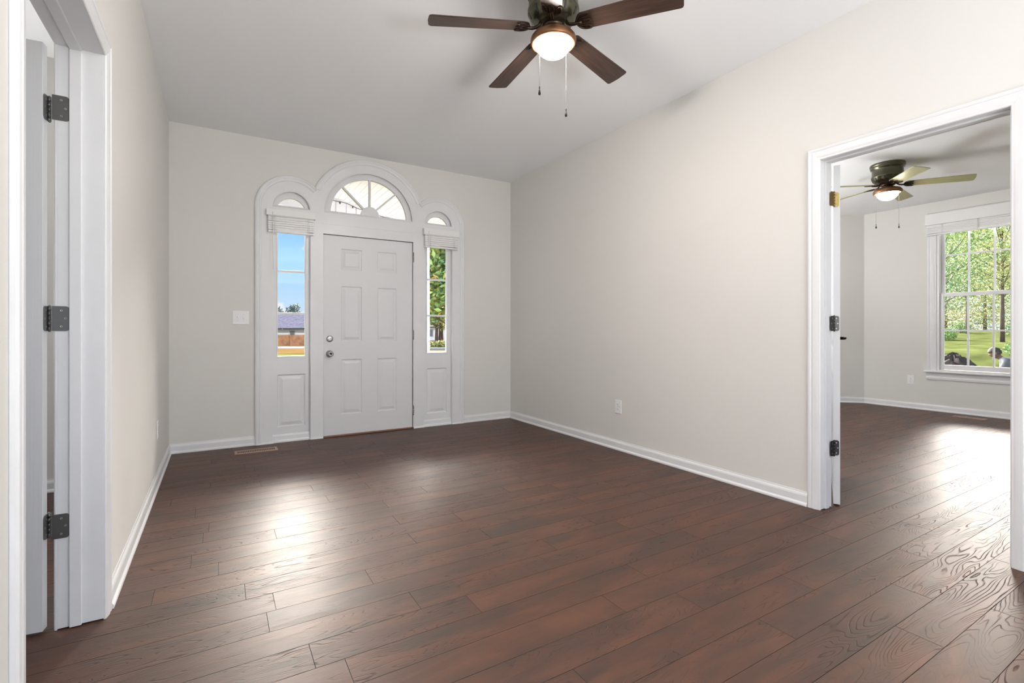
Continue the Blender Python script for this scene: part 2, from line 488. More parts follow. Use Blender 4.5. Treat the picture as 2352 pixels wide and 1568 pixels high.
# left wall with doorway
mb = MB()
J = .016
mb.box(XLo, XL, BACK, LJ0 - J, 0, H); mb.box(XLo, XL, LJ1 + J, D, 0, H); mb.box(XLo, XL, LJ0 - J, LJ1 + J, LTOP + J, H)
struct(mb.build('wall_left', M['wall']))
# right wall with doorway
mb = MB()
mb.box(XR, XRo, BACK, RJ0 - J, 0, H); mb.box(XR, XRo, RJ1 + J, D, 0, H); mb.box(XR, XRo, RJ0 - J, RJ1 + J, RTOP + J, H)
struct(mb.build('wall_right', M['wall']))
# front wall: opening under three arches
SPR = 2.28
CX, RC = 1.39, 0.607
CL, CRR, RS = 0.622, 2.158, 0.325
def arch_top(x):
    z = 0
    for c, r in ((CX, RC), (CL, RS), (CRR, RS)):
        if abs(x - c) < r: z = max(z, SPR + math.sqrt(r * r - (x - c) ** 2))
    return z
def outer_path(off=0.0, n=60):
    """union of the three arches, left foot to right foot"""
    rs, rc = RS - off, RC - off
    # intersection of left small arch with centre arch
    d = CX - CL
    a = (d * d + rs * rs - rc * rc) / (2 * d)
    hh = math.sqrt(max(rs * rs - a * a, 1e-8))
    xi, zi = CL + a, SPR + hh
    thL = math.atan2(zi - SPR, xi - CL); thC = math.atan2(zi - SPR, xi - CX)
    p = [(CL - rs, 0.0)]
    p += arc(CL, SPR, rs, PI, thL, n // 2)
    p += arc(CX, SPR, rc, thC, PI - thC, n)[1:]
    p += arc(CRR, SPR, rs, PI - thL, 0, n // 2)[1:]
    p += [(CRR + rs, 0.0)]
    return p
wall_out = [(-4.3, 0), (-4.3, H + .2), (XRo, H + .2), (XRo, 0)]
po = outer_path(0.012)
w = plate('wall_front', [wall_out[:3] + [(XRo, 0)] + po[::-1]], 0.15, M['wall'], None, ty(D + 0.075))
struct(w)
# back wall with a wide unseen opening added to let daylight in
mb = MB()
mb.box(XLo, -.1, BACK - .12, BACK, 0, H); mb.box(2.8, XRo, BACK - .12, BACK, 0, H)
mb.box(-.1, 2.8, BACK - .12, BACK, 0, .4); mb.box(-.1, 2.8, BACK - .12, BACK, 2.35, H)
struct(mb.build('wall_back', M['wall']))
# bedroom walls
BY0, BY1 = -1.6, 4.95
mb = MB()
WY0, WY1, WZ0, WZ1 = 1.83, 2.70, 0.56, 2.60      # rough opening of the bedroom window
mb.box(X2, X2 + .14, BY0, WY0, 0, H2); mb.box(X2, X2 + .14, WY1, YC, 0, H2)
mb.box(X2, X2 + .14, WY0, WY1, 0, WZ0); mb.box(X2, X2 + .14, WY0, WY1, WZ1, H2)
struct(mb.build('wall_bedroom_far', M['wall']))
mb = MB()
dx = BY1 - YC
p = [(X2, YC), (X2 - dx, BY1), (X2 - dx + .1, BY1 + .1), (X2 + .14, YC)]
mb.grid([[(a, b, 0) for a, b in p], [(a, b, H2) for a, b in p]], closed=True, caps=True, smooth=False)
struct(mb.build('wall_bedroom_angled', M['wall']))
struct(box('wall_bedroom_front', XRo, X2 - dx + .1, BY1, BY1 + .12, 0, H2, M['wall']))
mb = MB()
mb.box(XRo, 4.6, BY0 - .12, BY0, 0, H2); mb.box(7.2, X2 + .14, BY0 - .12, BY0, 0, H2)
mb.box(4.6, 7.2, BY0 - .12, BY0, 0, .55); mb.box(4.6, 7.2, BY0 - .12, BY0, 2.25, H2)
struct(mb.build('wall_bedroom_back', M['wall']))
# side room (seen through the hinge gap)
LY = 4.42
struct(box('wall_side_room_far', -4.2, XLo, LY, LY + .12, 0, H, M['wall']))
struct(box('wall_side_room_left', -4.2, -4.08, -1.2, LY, 0, H, M['wall']))
mb = MB()
mb.box(-4.2, -3.0, -1.2, -1.1, 0, H); mb.box(-1.4, XLo, -1.2, -1.1, 0, H)
mb.box(-3.0, -1.4, -1.2, -1.1, 0, .7); mb.box(-3.0, -1.4, -1.2, -1.1, 2.3, H)
struct(mb.build('wall_side_room_back', M['wall']))
struct(box('ceiling', XLo, XRo, BACK - .12, D + .15, H, H + .15, M['ceiling']))
struct(box('ceiling_bedroom', XRo - .01, X2 + .14, BY0 - .12, BY1 + .12, H2, H2 + .15, M['ceiling']))
struct(box('ceiling_side_room', -4.2, XLo + .01, -1.2, LY + .12, H - .002, H + .15, M['ceiling']))

# ------------------------------------------------------------------ baseboards
BPROF = [(0, 0), (.021, 0), (.0225, .006), (.021, .014), (.015, .021), (.013, .024), (.0125, .062), (.010, .071), (.0045, .079), (.003, .088), (0, .088)]
def baseboard(name, segs):
    """segs: list of (x0,y0,x1,y1); the room lies to the LEFT of travel"""
    mb = MB()
    for x0, y0, x1, y1 in segs:
        d = Vector((x1 - x0, y1 - y0)).normalized(); nrm = Vector((-d.y, d.x))
        rows = []
        for (x, y) in ((x0, y0), (x1, y1)):
            rows.append([(x + nrm.x * a, y + nrm.y * a, z) for a, z in BPROF])
        mb.grid(rows, closed=True, caps=True, smooth=False)
    return struct(mb.build(name, M['trim']))
c_out = CL - RS + .004, CRR + RS - .004
baseboard('baseboard_left', [(XL, D, XL, LJ1 + .073), (XL, LJ0 - .07, XL, BACK)])
baseboard('baseboard_front', [(c_out[0], D, XL, D), (XR, D, c_out[1], D)])
baseboard('baseboard_right', [(XR, RJ1 + .075, XR, D), (XR, BACK, XR, RJ0 - .075)])
baseboard('baseboard_bedroom', [(X2, BY0, X2, YC), (X2, YC, X2 - dx, BY1), (X2 - dx, BY1, XRo, BY1), (XRo, RJ0 - .07, XRo, BY0), (XRo, BY1, XRo, RJ1 + .075)])
baseboard('baseboard_side_room', [(XLo, LY, -4.08, LY), (XLo, LJ1 + .07, XLo, LY)])

# ------------------------------------------------------------------ doorway trims
CASING = [(0, 0), (0, .010), (.004, .0155), (.010, .017), (.017, .0155), (.020, .0125), (.026, .0125), (.030, .015), (.044, .0135), (.052, .012), (.058, .010), (.064, .0095), (.068, .006), (.068, 0)]
def casing_u(mb, ya, yb, ztop, x, sgn, width, prof=CASING):
    """U-shaped casing around an opening ya..yb on plane x; sgn: direction it protrudes."""
    k = width / .068
    w = width
    path = [(ya - w, 0), (ya - w, ztop + w), (yb + w, ztop + w), (yb + w, 0)]
    rows = mb.sweep(path, [(a * k, h_) for a, h_ in prof])
    mb.grid([[(x + sgn * h_, p.x, p.y) for p, h_ in r] for r in rows], closed=True, caps=True, smooth=False)

def doorway(name, ya, yb, ztop, x0, x1, stop_x0, stop_x1, width, hinge_rabbet):
    """jamb lining the wall between x0 (room side) and x1."""
    mb = MB()
    lo, hi = min(x0, x1), max(x0, x1)
    t = .016
    mb.box(lo, hi, yb, yb + t, 0.004, ztop); mb.box(lo, hi, ya - t, ya, 0.004, ztop); mb.box(lo, hi, ya - t, yb + t, ztop, ztop + t)
    s0, s1 = min(stop_x0, stop_x1), max(stop_x0, stop_x1)
    q = .011
    mb.box(s0, s1, yb - q, yb, 0.004, ztop); mb.box(s0, s1, ya, ya + q, 0.004, ztop); mb.box(s0, s1, ya + q, yb - q, ztop - q, ztop)
    return mb
mb = doorway('t', LJ0, LJ1, LTOP, XL + .001, XLo - .001, XL - .061, XL - .095, .06, True)
casing_u(mb, LJ0, LJ1, LTOP, XL, 1, .072)
casing_u(mb, LJ0, LJ1, LTOP, XLo, -1, .062)
struct(mb.build('trim_1', M['trim'], bevel=.0015))
mb = doorway('t', RJ0, RJ1, RTOP, XR - .001, XRo + .001, XR + .035, XR + .075, .07, True)
casing_u(mb, RJ0, RJ1, RTOP, XR, -1, .074)
casing_u(mb, RJ0, RJ1, RTOP, XRo, 1, .074)
struct(mb.build('trim_2', M['trim'], bevel=.0015))

# ------------------------------------------------------------------ hinges (a part of each door)
def hinge(parent, pin, z0, z1, d_jamb, d_leaf, m, offs_j=(0, 0), offs_l=(0, 0), wj=.034, wl=.030, label=None):
    """pin (x,y); leaves are thin plates running from the pin in directions d_jamb and d_leaf."""
    hg = empty('hinge', parent=None) if False else None
    mb = MB()
    n = 5
    hz = (z1 - z0) / n
    for i in range(n):
        mb.lathe([(.0058, z0 + hz * i + .0008), (.0058, z0 + hz * (i + 1) - .0008)], (pin[0], pin[1], 0), 14)
    mb.lathe([(.001, z0 - .004), (.0045, z0 - .002), (.0045, z1 + .002), (.001, z1 + .004)], (pin[0], pin[1], 0), 12)
    base = mb.build('hinge', m, parent)
    if label: base['label'] = label
    for d, w, of, nm in ((d_jamb, wj, offs_j, 'hinge_plate'), (d_leaf, wl, offs_l, 'hinge_plate')):
        d = Vector(d).normalized(); nr = Vector((-d.y, d.x))
        o = Vector(pin) + Vector(of)
        rc = .012
        pts = [(0, z0), (w - rc, z0)] + arc(w - rc, z0 + rc, rc, -PI / 2, 0, 6)[1:] + arc(w - rc, z1 - rc, rc, 0, PI / 2, 6) + [(0, z1)]
        mb = MB()
        th = .0012
        rows = [[(o.x + d.x * a + nr.x * s, o.y + d.y * a + nr.y * s, z) for a, z in pts] for s in (-th, th)]
        mb.grid(rows, closed=True, caps=True, smooth=False)
        pl = mb.build(nm, m, base)
        zm = (z0 + z1) / 2
        for a, z in ((w * .52, z0 + .016), (w * .76, zm), (w * .52, z1 - .016)):
            sc = MB()
            for s in (-1, 1):
                ctr = Vector((o.x + d.x * a + nr.x * s * th, o.y + d.y * a + nr.y * s * th, z))
                ax = Vector((nr.x * s, nr.y * s, 0)); t1 = Vector((d.x, d.y, 0)); t2 = Vector((0, 0, 1))
                ring = lambda r, hh: [ctr + ax * hh + (t1 * math.cos(2 * PI * i / 12) + t2 * math.sin(2 * PI * i / 12)) * r for i in range(12)]
                sc.grid([ring(.0040, 0), ring(.0040, .0004), ring(.0033, .0007), ring(.0016, .0001), ring(.0008, -.0002)], closed=True, caps=True)
            sc.build('screw', M['nickel'] if m is not M['brass'] else m, base)
    return base

# ------------------------------------------------------------------ left door leaf, swung into the side room
door_l = struct(empty('door_2', (-.510, 2.392, 0)))
def local(parent, o):
    """keep world coordinates when parenting to an unrotated empty"""
    o.matrix_parent_inverse = Matrix.Translation(-Vector(parent.location))
    return o
def panel_leaf(name, wid, th, z0, z1, mt, parent):
    """six-panel leaf: local x = along the width from hinge edge, y = thickness (0..th)."""
    mb = MB(); mb.box(0, wid, 0, th, z0, z1)
    o = mb.build(name, mt, parent, bevel=.002)
    return o
def raised_panels(rects, y, sgn, mt, parent, name='panel', prof=None):
    """ogee-framed raised panels on a face at y; sgn = outward direction; rects in (x0,x1,z0,z1)."""
    for x0, x1, z0, z1 in rects:
        mb = MB()
        steps = prof or [(0, .0), (.0, .0015), (.006, .0035), (.012, -.004), (.020, -.005), (.024, -.004), (.048, .0035), (.052, .0045)]
        rows = []
        for ins, hh in steps:
            yy = y + sgn * hh
            rows.append([(x0 + ins, yy, z0 + ins), (x1 - ins, yy, z0 + ins), (x1 - ins, yy, z1 - ins), (x0 + ins, yy, z1 - ins)])
        mb.grid(rows, closed=True, smooth=False)
        mb.bm.verts.ensure_lookup_table()
        last = [v for v in mb.bm.verts][-4:]
        mb.bm.faces.new(last)
        mb.build(name, mt, parent)

# leaf slab with sunk panels: face is a grid with rectangular wells
def slab_with_panels(name, wid, th, z0, z1, rects, mt, parent, faces=('front', 'back'), rail=.0):
    """rects in local (x0,x1,z0,z1). Front face at y=0 (towards -y), back at y=th."""
    xs = sorted({0, wid} | {r[0] for r in rects} | {r[1] for r in rects})
    zs = sorted({z0, z1} | {r[2] for r in rects} | {r[3] for r in rects})
    bm = bmesh.new()
    def inside(a, b, c, d):
        for r in rects:
            if a >= r[0] - 1e-6 and b <= r[1] + 1e-6 and c >= r[2] - 1e-6 and d <= r[3] + 1e-6: return True
        return False
    steps = [(0, 0), (.005, .0040), (.009, .0075), (.014, .0080), (.019, .0078), (.040, .0020), (.044, .0010)]
    for y, s in ((0, 1), (th, -1)):
        for a, b in zip(xs, xs[1:]):
            for c, d in zip(zs, zs[1:]):
                if inside(a, b, c, d): continue
                bm.faces.new([bm.verts.new(p) for p in ((a, y, c), (b, y, c), (b, y, d), (a, y, d))])
        for r in rects:
            prev = None
            for ins, dep in steps:
                yy = y + s * dep
                ring = [bm.verts.new(p) for p in ((r[0] + ins, yy, r[2] + ins), (r[1] - ins, yy, r[2] + ins), (r[1] - ins, yy, r[3] - ins), (r[0] + ins, yy, r[3] - ins))]
                if prev:
                    for i in range(4):
                        bm.faces.new((prev[i], prev[(i + 1) % 4], ring[(i + 1) % 4], ring[i]))
                prev = ring
            bm.faces.new(prev)
    for a, b in (((0, z0), (wid, z0)), ((wid, z0), (wid, z1)), ((wid, z1), (0, z1)), ((0, z1), (0, z0))):
        bm.faces.new([bm.verts.new(p) for p in ((a[0], 0, a[1]), (b[0], 0, b[1]), (b[0], th, b[1]), (a[0], th, a[1]))])
    bmesh.ops.remove_doubles(bm, verts=bm.verts, dist=1e-5)
    mb = MB(); mb.bm.free(); mb.bm = bm
    return mb.build(name, mt, parent)

def six_rects(w):
    sx = .115; gap = .10; pw = (w - 2 * sx - gap) / 2
    cols = [(sx, sx + pw), (w - sx - pw, w - sx)]
    rows = [(.22, .80), (.98, 1.58), (1.72, 1.96)]
    return [(a, b, c, d) for a, b in cols for c, d in rows]

# left leaf: hinge edge at x=-.531, runs towards -x ; thickness y 2.362..2.397
lf = slab_with_panels('door_leaf', .86, .035, .012, LTOP - .006, six_rects(.86), M['grained'], None)
lf.data.transform(Matrix.Translation((-.5378, 2.362, 0)) @ Matrix.Rotation(R(-7.2), 4, 'Z') @ Matrix.Translation((-.86, 0, 0)))
lf.parent = door_l; local(door_l, lf)
for (a, b) in ((1.850, 1.940), (1.086, 1.176), (.333, .421)):
    hb = hinge(door_l, (-.5275, 2.400), a, b, (1, 0), (-.125, -.992), M['hinge'], offs_j=(.0135, -.032), offs_l=(-.0040, .0), wj=.049, wl=.034,
               label='brass-worn grey hinge' if a < .5 else None)
    local(door_l, hb)
# knob pair at the far (latch) edge
mb = MB()
for s in (-1, 1):
    y = 2.362 if s < 0 else 2.397
    mb.lathe([(.030, y), (.030, y + s * .006), (.012, y + s * .010), (.011, y + s * .030), (.024, y + s * .040), (.028, y + s * .055), (.020, y + s * .066), (.001, y + s * .068)], (-.5378 - .78, .09, .96), 24, 'y')
kb = mb.build('door_knob', M['nickel'], door_l); local(door_l, kb)

# ------------------------------------------------------------------ right door leaf, swung open into the bedroom
ang = math.atan2(.45, .893)
door_r = struct(empty('door_3', (3.277, 1.575, 0), (0, 0, ang)))
RW = .80
lf = slab_with_panels('door_leaf', RW, .035, .012, RTOP - .008, six_rects(RW), M['door'], door_r)
lf.data.transform(Matrix.Translation((0, -.035, 0)))
hz = [(1.853, 1.942, M['brass'], 'brass top hinge'), (1.084, 1.178, M['hinge_mid'], 'grey middle hinge'), (.315, .409, M['hinge_dark'], 'black bottom hinge')]
inv = Matrix.Rotation(-ang, 3, 'Z')
def to_l(x, y):
    v = inv @ Vector((x - 3.277, y - 1.575, 0)); return (v.x, v.y)
for a, b, m_, lb in hz:
    pin = to_l(3.258, 1.5615)
    dj = inv @ Vector((-1, 0.02, 0))
    hinge(door_r, pin, a, b, (dj.x, dj.y), (.25, -1), m_, offs_j=(0, .0), offs_l=(.0135, .004), wj=.040, wl=.031, label=lb)
# lever handle and thumb turn
def lever(y, s, nm='lever_handle'):
    mb = MB()
    x = RW - .065; z = 1.03
    mb.lathe([(.032, y), (.032, y + s * .007), (.026, y + s * .011), (.012, y + s * .013), (.0105, y + s * .048), (.001, y + s * .050)], (x, 0, z), 24, 'y')
    pts = [(x, y + s * .046, z), (x - .02, y + s * .050, z + .001), (x - .06, y + s * .052, z + .002), (x - .105, y + s * .046, z - .002)]
    mb.tube(pts, .0095, 10, .0065)
    return mb.build(nm, M['black'], door_r)
lever(0, 1); lever(-.035, -1)
mb = MB()
mb.lathe([(.016, 0), (.016, .006), (.010, .009), (.001, .010)], (RW - .065, 0, 1.12), 20, 'y')
mb.build('privacy_bolt', M['black'], door_r)

# ------------------------------------------------------------------ entrance: surround, sidelights, fanlights, door
DX0, DX1, DZ1 = .913, 1.859, 2.068
SLX = ((.451, .792), (1.985, 2.331))       # sidelight openings
SLG = ((.496, .750), (2.037, 2.283))       # glass
board_y = D - .012
out = outer_path(.02)
# flat board: outline with the door notch cut out of the bottom
notch = [(CRR + RS - .02, 0), (DX1, 0), (DX1, DZ1), (DX0, DZ1), (DX0, 0)]
outline = out + notch[1:]
holes = []
for a, b in SLX: holes.append([(a, .006), (b, .006), (b, 2.175), (a, 2.175)])
holes.append([(CX - .470, 2.285)] + arc(CX, 2.285, .470, PI, 0, 60)[1:-1] + [(CX + .470, 2.285)])
for c in (CL, CRR):
    holes.append([(c - .170, 2.283)] + arc(c, 2.283, .170, PI, 0, 40)[1:-1] + [(c + .170, 2.283)])
sur = plate('trim_3', [outline] + holes, .024, M['trim'], None, ty(D - .004))
struct(sur)
# reveals (the depth of the frame behind the board)
def ring_strip(mb, path, y0, y1, closed=False):
    mb.grid([[(x, y0, z) for x, z in path], [(x, y1, z) for x, z in path]], closed=closed, smooth=False)
# moulded architrave following the three arches
AR = [(0, 0), (.0, .018), (.006, .026), (.014, .030), (.022, .027), (.026, .0225), (.036, .0225), (.041, .026), (.050, .024), (.056, .019), (.058, .012), (.058, 0)]
full = outer_path(0.0)
d_ = CX - CL
a_ = (d_ * d_ + RS * RS - RC * RC) / (2 * d_); h_ = math.sqrt(RS * RS - a_ * a_)
xi, zi = CL + a_, SPR + h_
thL = math.atan2(h_, a_); thC = math.atan2(h_, xi - CX)
ext = .10
mb = MB()
pathL = [(CL - RS, 0)] + arc(CL, SPR, RS, PI, thL - ext, 40)
pathC = arc(CX, SPR, RC, thC + .02, PI - thC - .02, 80)
pathR = arc(CRR, SPR, RS, PI - thL + ext, 0, 40) + [(CRR + RS, 0)]
for pth, lift in ((pathL, 0), (pathC, .002), (pathR, 0)):
    rows = mb.sweep(pth, AR)
    mb.grid([[(p.x, D - hh - lift, p.y) for p, hh in r] for r in rows], closed=True, caps=True, smooth=False)
# thin beads around the three lights and reveals
def bead(mb, pth, closed, ins, hgt, yb):
    rows = mb.sweep(pth, [(-.0, 0), (-.0, hgt), (ins * .5, hgt + .003), (ins, hgt), (ins, 0)], closed)
    mb.grid([[(p.x, yb - hh, p.y) for p, hh in r] for r in rows], closed=True, caps=not closed, smooth=False)
half_c = [(CX - .470, 2.285)] + arc(CX, 2.285, .470, PI, 0, 60)[1:-1] + [(CX + .470, 2.285)]
bead(mb, half_c + [half_c[0]], False, .014, .004, D - .014)
for c in (CL, CRR):
    hp = [(c - .170, 2.283)] + arc(c, 2.283, .170, PI, 0, 40)[1:-1] + [(c + .170, 2.283)]
    bead(mb, hp + [hp[0]], False, .010, .004, D - .014)
# horizontal panel line above the door and frame depth
mb.box(DX0 - .02, DX1 + .02, D - .020, D - .016, 2.168, 2.172)
for x in (CL - RS + .02, SLX[0][1] - .002, SLX[1][0] - .01, CRR + RS - .032):
    pass
for a, b in SLX:
    mb.box(a - .012, a, D + .006, D + .13, 0, 2.18); mb.box(b, b + .012, D + .006, D + .13, 0, 2.18)
    mb.box(a - .012, b + .012, D + .006, D + .13, 2.175, 2.20)
mb.box(DX0 - .02, DX0, D + .0, D + .13, 0, DZ1 + .02); mb.box(DX1, DX1 + .02, D + .0, D + .13, 0, DZ1 + .02)
mb.box(DX0 - .02, DX1 + .02, D + .0, D + .13, DZ1, DZ1 + .02)
mb.box(DX0, DX0 + .014, D + .048, D + .062, .012, DZ1); mb.box(DX1 - .014, DX1, D + .048, D + .062, .012, DZ1)   # door stops
mb.box(DX0, DX1, D + .048, D + .062, DZ1 - .014, DZ1)
struct(mb.build('trim_4', M['trim']))
# solid backing of the frame behind the board (closes the wall opening)
oin = outer_path(.012)
bh = [[(DX0 - .02, -.001), (DX0 - .02, DZ1 + .02), (DX1 + .02, DZ1 + .02), (DX1 + .02, -.001)]]
outline2 = oin[:-1] + [(CRR + RS - .012, 0), (DX1 + .02, 0), (DX1 + .02, DZ1 + .02), (DX0 - .02, DZ1 + .02), (DX0 - .02, 0)]
holes2 = [[(a - .012, .006), (b + .012, .006), (b + .012, 2.20), (a - .012, 2.20)] for a, b in SLX]
holes2.append([(CX - .475, 2.283)] + arc(CX, 2.283, .475, PI, 0, 60)[1:-1] + [(CX + .475, 2.283)])
for c in (CL, CRR): holes2.append([(c - .174, 2.281)] + arc(c, 2.281, .174, PI, 0, 40)[1:-1] + [(c + .174, 2.281)])
struct(plate('trim_5', [outline2] + holes2, .10, M['trim'], None, ty(D + .062)))
# base blocks and small base pieces under the surround
mb = MB()
def base_piece(x0, x1, yb, hgt=.072):
    prof = [(0, 0), (.020, 0), (.021, .008), (.016, .018), (.012, .020), (.011, hgt - .016), (.006, hgt - .006), (.004, hgt), (0, hgt)]
    mb.grid([[(x0, yb - a, z) for a, z in prof], [(x1, yb - a, z) for a, z in prof]], closed=True, caps=True, smooth=False)
for a, b in SLX: base_piece(a, b, D + .034)
for x0, x1 in ((CL - RS + .02, SLX[0][0] + .004), (SLX[0][1] - .004, DX0 - .004), (DX1 + .004, SLX[1][0] + .004), (SLX[1][1] - .004, CRR + RS - .02)):
    mb.grid([[(x, D - .016 - a, z) for a, z in [(0, 0), (.014, 0), (.013, .008), (.006, .015), (0, .017)]] for x in (x0, x1)], closed=True, caps=True, smooth=False)
struct(mb.build('baseboard_entrance', M['trim']))

def sidelight(n, i):
    a, b = SLX[i]; ga, gb = SLG[i]
    w_ = struct(empty('window_%d' % n, ((a + b) / 2, D + .05, 0)))
    gz0, gz1 = .832, 2.12
    rect = lambda x0, x1, z0, z1: [(x0, z0), (x1, z0), (x1, z1), (x0, z1)]
    fr = plate('window_frame', [rect(a, b, .006, 2.18), rect(ga, gb, gz0, gz1), rect(ga, gb, .140, .655)], .036, M['trim'], None, ty(D + .054))
    fr.parent = w_; local(w_, fr)
    # raised panel in the well below the glass
    mb = MB()
    x0, x1, z0, z1 = ga, gb, .140, .655
    rows = []
    for ins, dep in [(0, 0), (.004, .004), (.009, .010), (.014, .011), (.020, .0105), (.045, .003), (.050, .002)]:
        yy = D + .036 + dep
        rows.append([(x0 + ins, yy, z0 + ins), (x1 - ins, yy, z0 + ins), (x1 - ins, yy, z1 - ins), (x0 + ins, yy, z1 - ins)])
    mb.grid(rows, closed=True, smooth=False); mb.bm.verts.ensure_lookup_table(); mb.bm.faces.new(list(mb.bm.verts)[-4:])
    mb.box(x0, x1, D + .055, D + .07, z0, z1)
    p = mb.build('panel', M['trim'], w_); local(w_, p)
    g = box('glass_pane', ga, gb, D + .060, D + .063, gz0, gz1, M['glass'], w_); local(w_, g)
    mb = MB()
    for z in (1.257, 1.671): mb.box(ga, gb, D + .046, D + .074, z - .010, z + .010)
    m2 = mb.build('muntin', M['trim'], w_, bevel=.003); local(w_, m2)
    # glazing bead
    mb = MB()
    rows = mb.sweep([(ga, gz0), (ga, gz1), (gb, gz1), (gb, gz0), (ga, gz0)], [(-.006, 0), (-.006, .006), (.004, .003), (.006, -.012)])
    mb.grid([[(p_.x, D + .036 - hh, p_.y) for p_, hh in r] for r in rows], smooth=False)
    q = mb.build('glazing_bead', M['trim'], w_); local(w_, q)
sidelight(1, 0); sidelight(2, 1)

# centre fanlight
w_ = struct(empty('window_3', (CX, D + .03, 2.285)))
gr = .402; hub = .095; zb = 2.312
halfd = lambda cx, z, r, n=60: [(cx - r, z)] + arc(cx, z, r, PI, 0, n)[1:-1] + [(cx + r, z)]
fr = plate('window_frame', [[(CX - .472, 2.283)] + arc(CX, 2.285, .472, PI, 0, 60)[1:-1] + [(CX + .472, 2.283)],
                            [(CX - gr, zb)] + arc(CX, 2.285, math.hypot(gr, .027), PI - .067, .067, 60)[1:-1] + [(CX + gr, zb)]], .030, M['trim'], None, ty(D + .030))
fr.parent = w_; local(w_, fr)
g = plate('glass_pane', [halfd(CX, zb - .01, gr + .01)], .004, M['glass'], None, ty(D + .042)); g.parent = w_; local(w_, g)
hb = plate('sunburst_hub', [halfd(CX, zb - .002, hub, 30)], .030, M['trim'], None, ty(D + .028)); hb.parent = w_; local(w_, hb)
for a in (PI * .25, PI * .5, PI * .75):
    mb = MB()
    dx_, dz_ = math.cos(a), math.sin(a); wx, wz = -dz_ * .010, dx_ * .010
    p0 = (CX + dx_ * (hub - .01), zb + dz_ * (hub - .01)); p1 = (CX + dx_ * (gr + .005), zb + dz_ * (gr - .015))
    q = [(p0[0] + wx, p0[1] + wz), (p0[0] - wx, p0[1] - wz), (p1[0] - wx, p1[1] - wz), (p1[0] + wx, p1[1] + wz)]
    mb.grid([[(x, D + .018, z) for x, z in q], [(x, D + .054, z) for x, z in q]], closed=True, caps=True, smooth=False)
    o = mb.build('muntin', M['trim'], w_, bevel=.003); local(w_, o)
# small arched lights
for n, c in ((4, CL), (5, CRR)):
    w_ = struct(empty('window_%d' % n, (c, D + .03, 2.283)))
    rg = .131; zc = 2.257; zg = 2.309
    a0 = math.asin((zg - zc) / rg)
    glass = arc(c, zc, rg, PI - a0, a0, 40)
    fr = plate('window_frame', [[(c - .172, 2.281)] + arc(c, 2.283, .172, PI, 0, 40)[1:-1] + [(c + .172, 2.281)], glass], .030, M['trim'], None, ty(D + .030))
    fr.parent = w_; local(w_, fr)
    g = plate('glass_pane', [glass], .004, M['glass'], None, ty(D + .040)); g.parent = w_; local(w_, g)

# the front door itself
door_f = struct(empty('door_1', (DX0, D, 0)))
lx = DX0 + .004
rects = [(1.090, 1.303, .220, .788), (1.467, 1.676, .220, .788), (1.090, 1.303, .975, 1.545), (1.467, 1.676, .975, 1.545), (1.090, 1.303, 1.715, 1.932), (1.467, 1.676, 1.715, 1.932)]
lf = slab_with_panels('door_leaf', DX1 - DX0 - .008, .042, .014, DZ1 - .006, [(a - lx, b - lx, c, d) for a, b, c, d in rects], M['door'], None)
lf.data.transform(Matrix.Translation((lx, D + .004, 0))); lf.parent = door_f; local(door_f, lf)
o = box('threshold', DX0, DX1, D - .030, D + .13, .001, .012, M['oak'], door_f, bevel=.004); local(door_f, o)
o['label'] = 'reddish wood threshold strip'
# deadbolt
mb = MB()
y = D + .004
mb.lathe([(.033, y), (.033, y - .006), (.028, y - .012), (.022, y - .014), (.001, y - .014)], (.978, 0, 1.002), 32, 'y')
o = mb.build('deadbolt', M['nickel'], door_f); local(door_f, o)
mb = MB(); mb.box(-.020, .020, y - .030, y - .012, -.005, .005)
mb.bm.transform(Matrix.Translation((.978, 0, 1.002)) @ Matrix.Rotation(R(-15), 4, 'Y'))
o2 = mb.build('thumb_turn', M['nickel'], o, bevel=.003); 
o2.matrix_parent_inverse = Matrix.Identity(4)
# knob
mb = MB()
mb.lathe([(.034, y), (.034, y - .005), (.030, y - .010), (.014, y - .013), (.012, y - .030), (.022, y - .038), (.029, y - .050), (.029, y - .060), (.022, y - .069), (.013, y - .071), (.012, y - .067), (.001, y - .067)], (.976, 0, .850), 32, 'y')
o = mb.build('door_knob', M['nickel'], door_f); local(door_f, o)
mb = MB(); mb.box(.976 - .008, .976 + .008, y - .074, y - .066, .848, .852)
o2 = mb.build('lock_button', M['slot'], o)
for z in (1.900, 1.040, .205):
    mb = MB()
    n = 5
    for i in range(n):
        mb.lathe([(.0065, z - .05 + .02 * i + .0008), (.0065, z - .05 + .02 * (i + 1) - .0008)], (DX1 + .002, D - .021, 0), 14)
    mb.lathe([(.001, z - .056), (.005, z - .052), (.005, z + .052), (.001, z + .056)], (DX1 + .002, D - .021, 0), 12)
    mb.box(DX1 - .003, DX1 + .001, D - .018, D + .004, z - .05, z + .05)
    o = mb.build('hinge', M['nickel'], door_f); local(door_f, o)

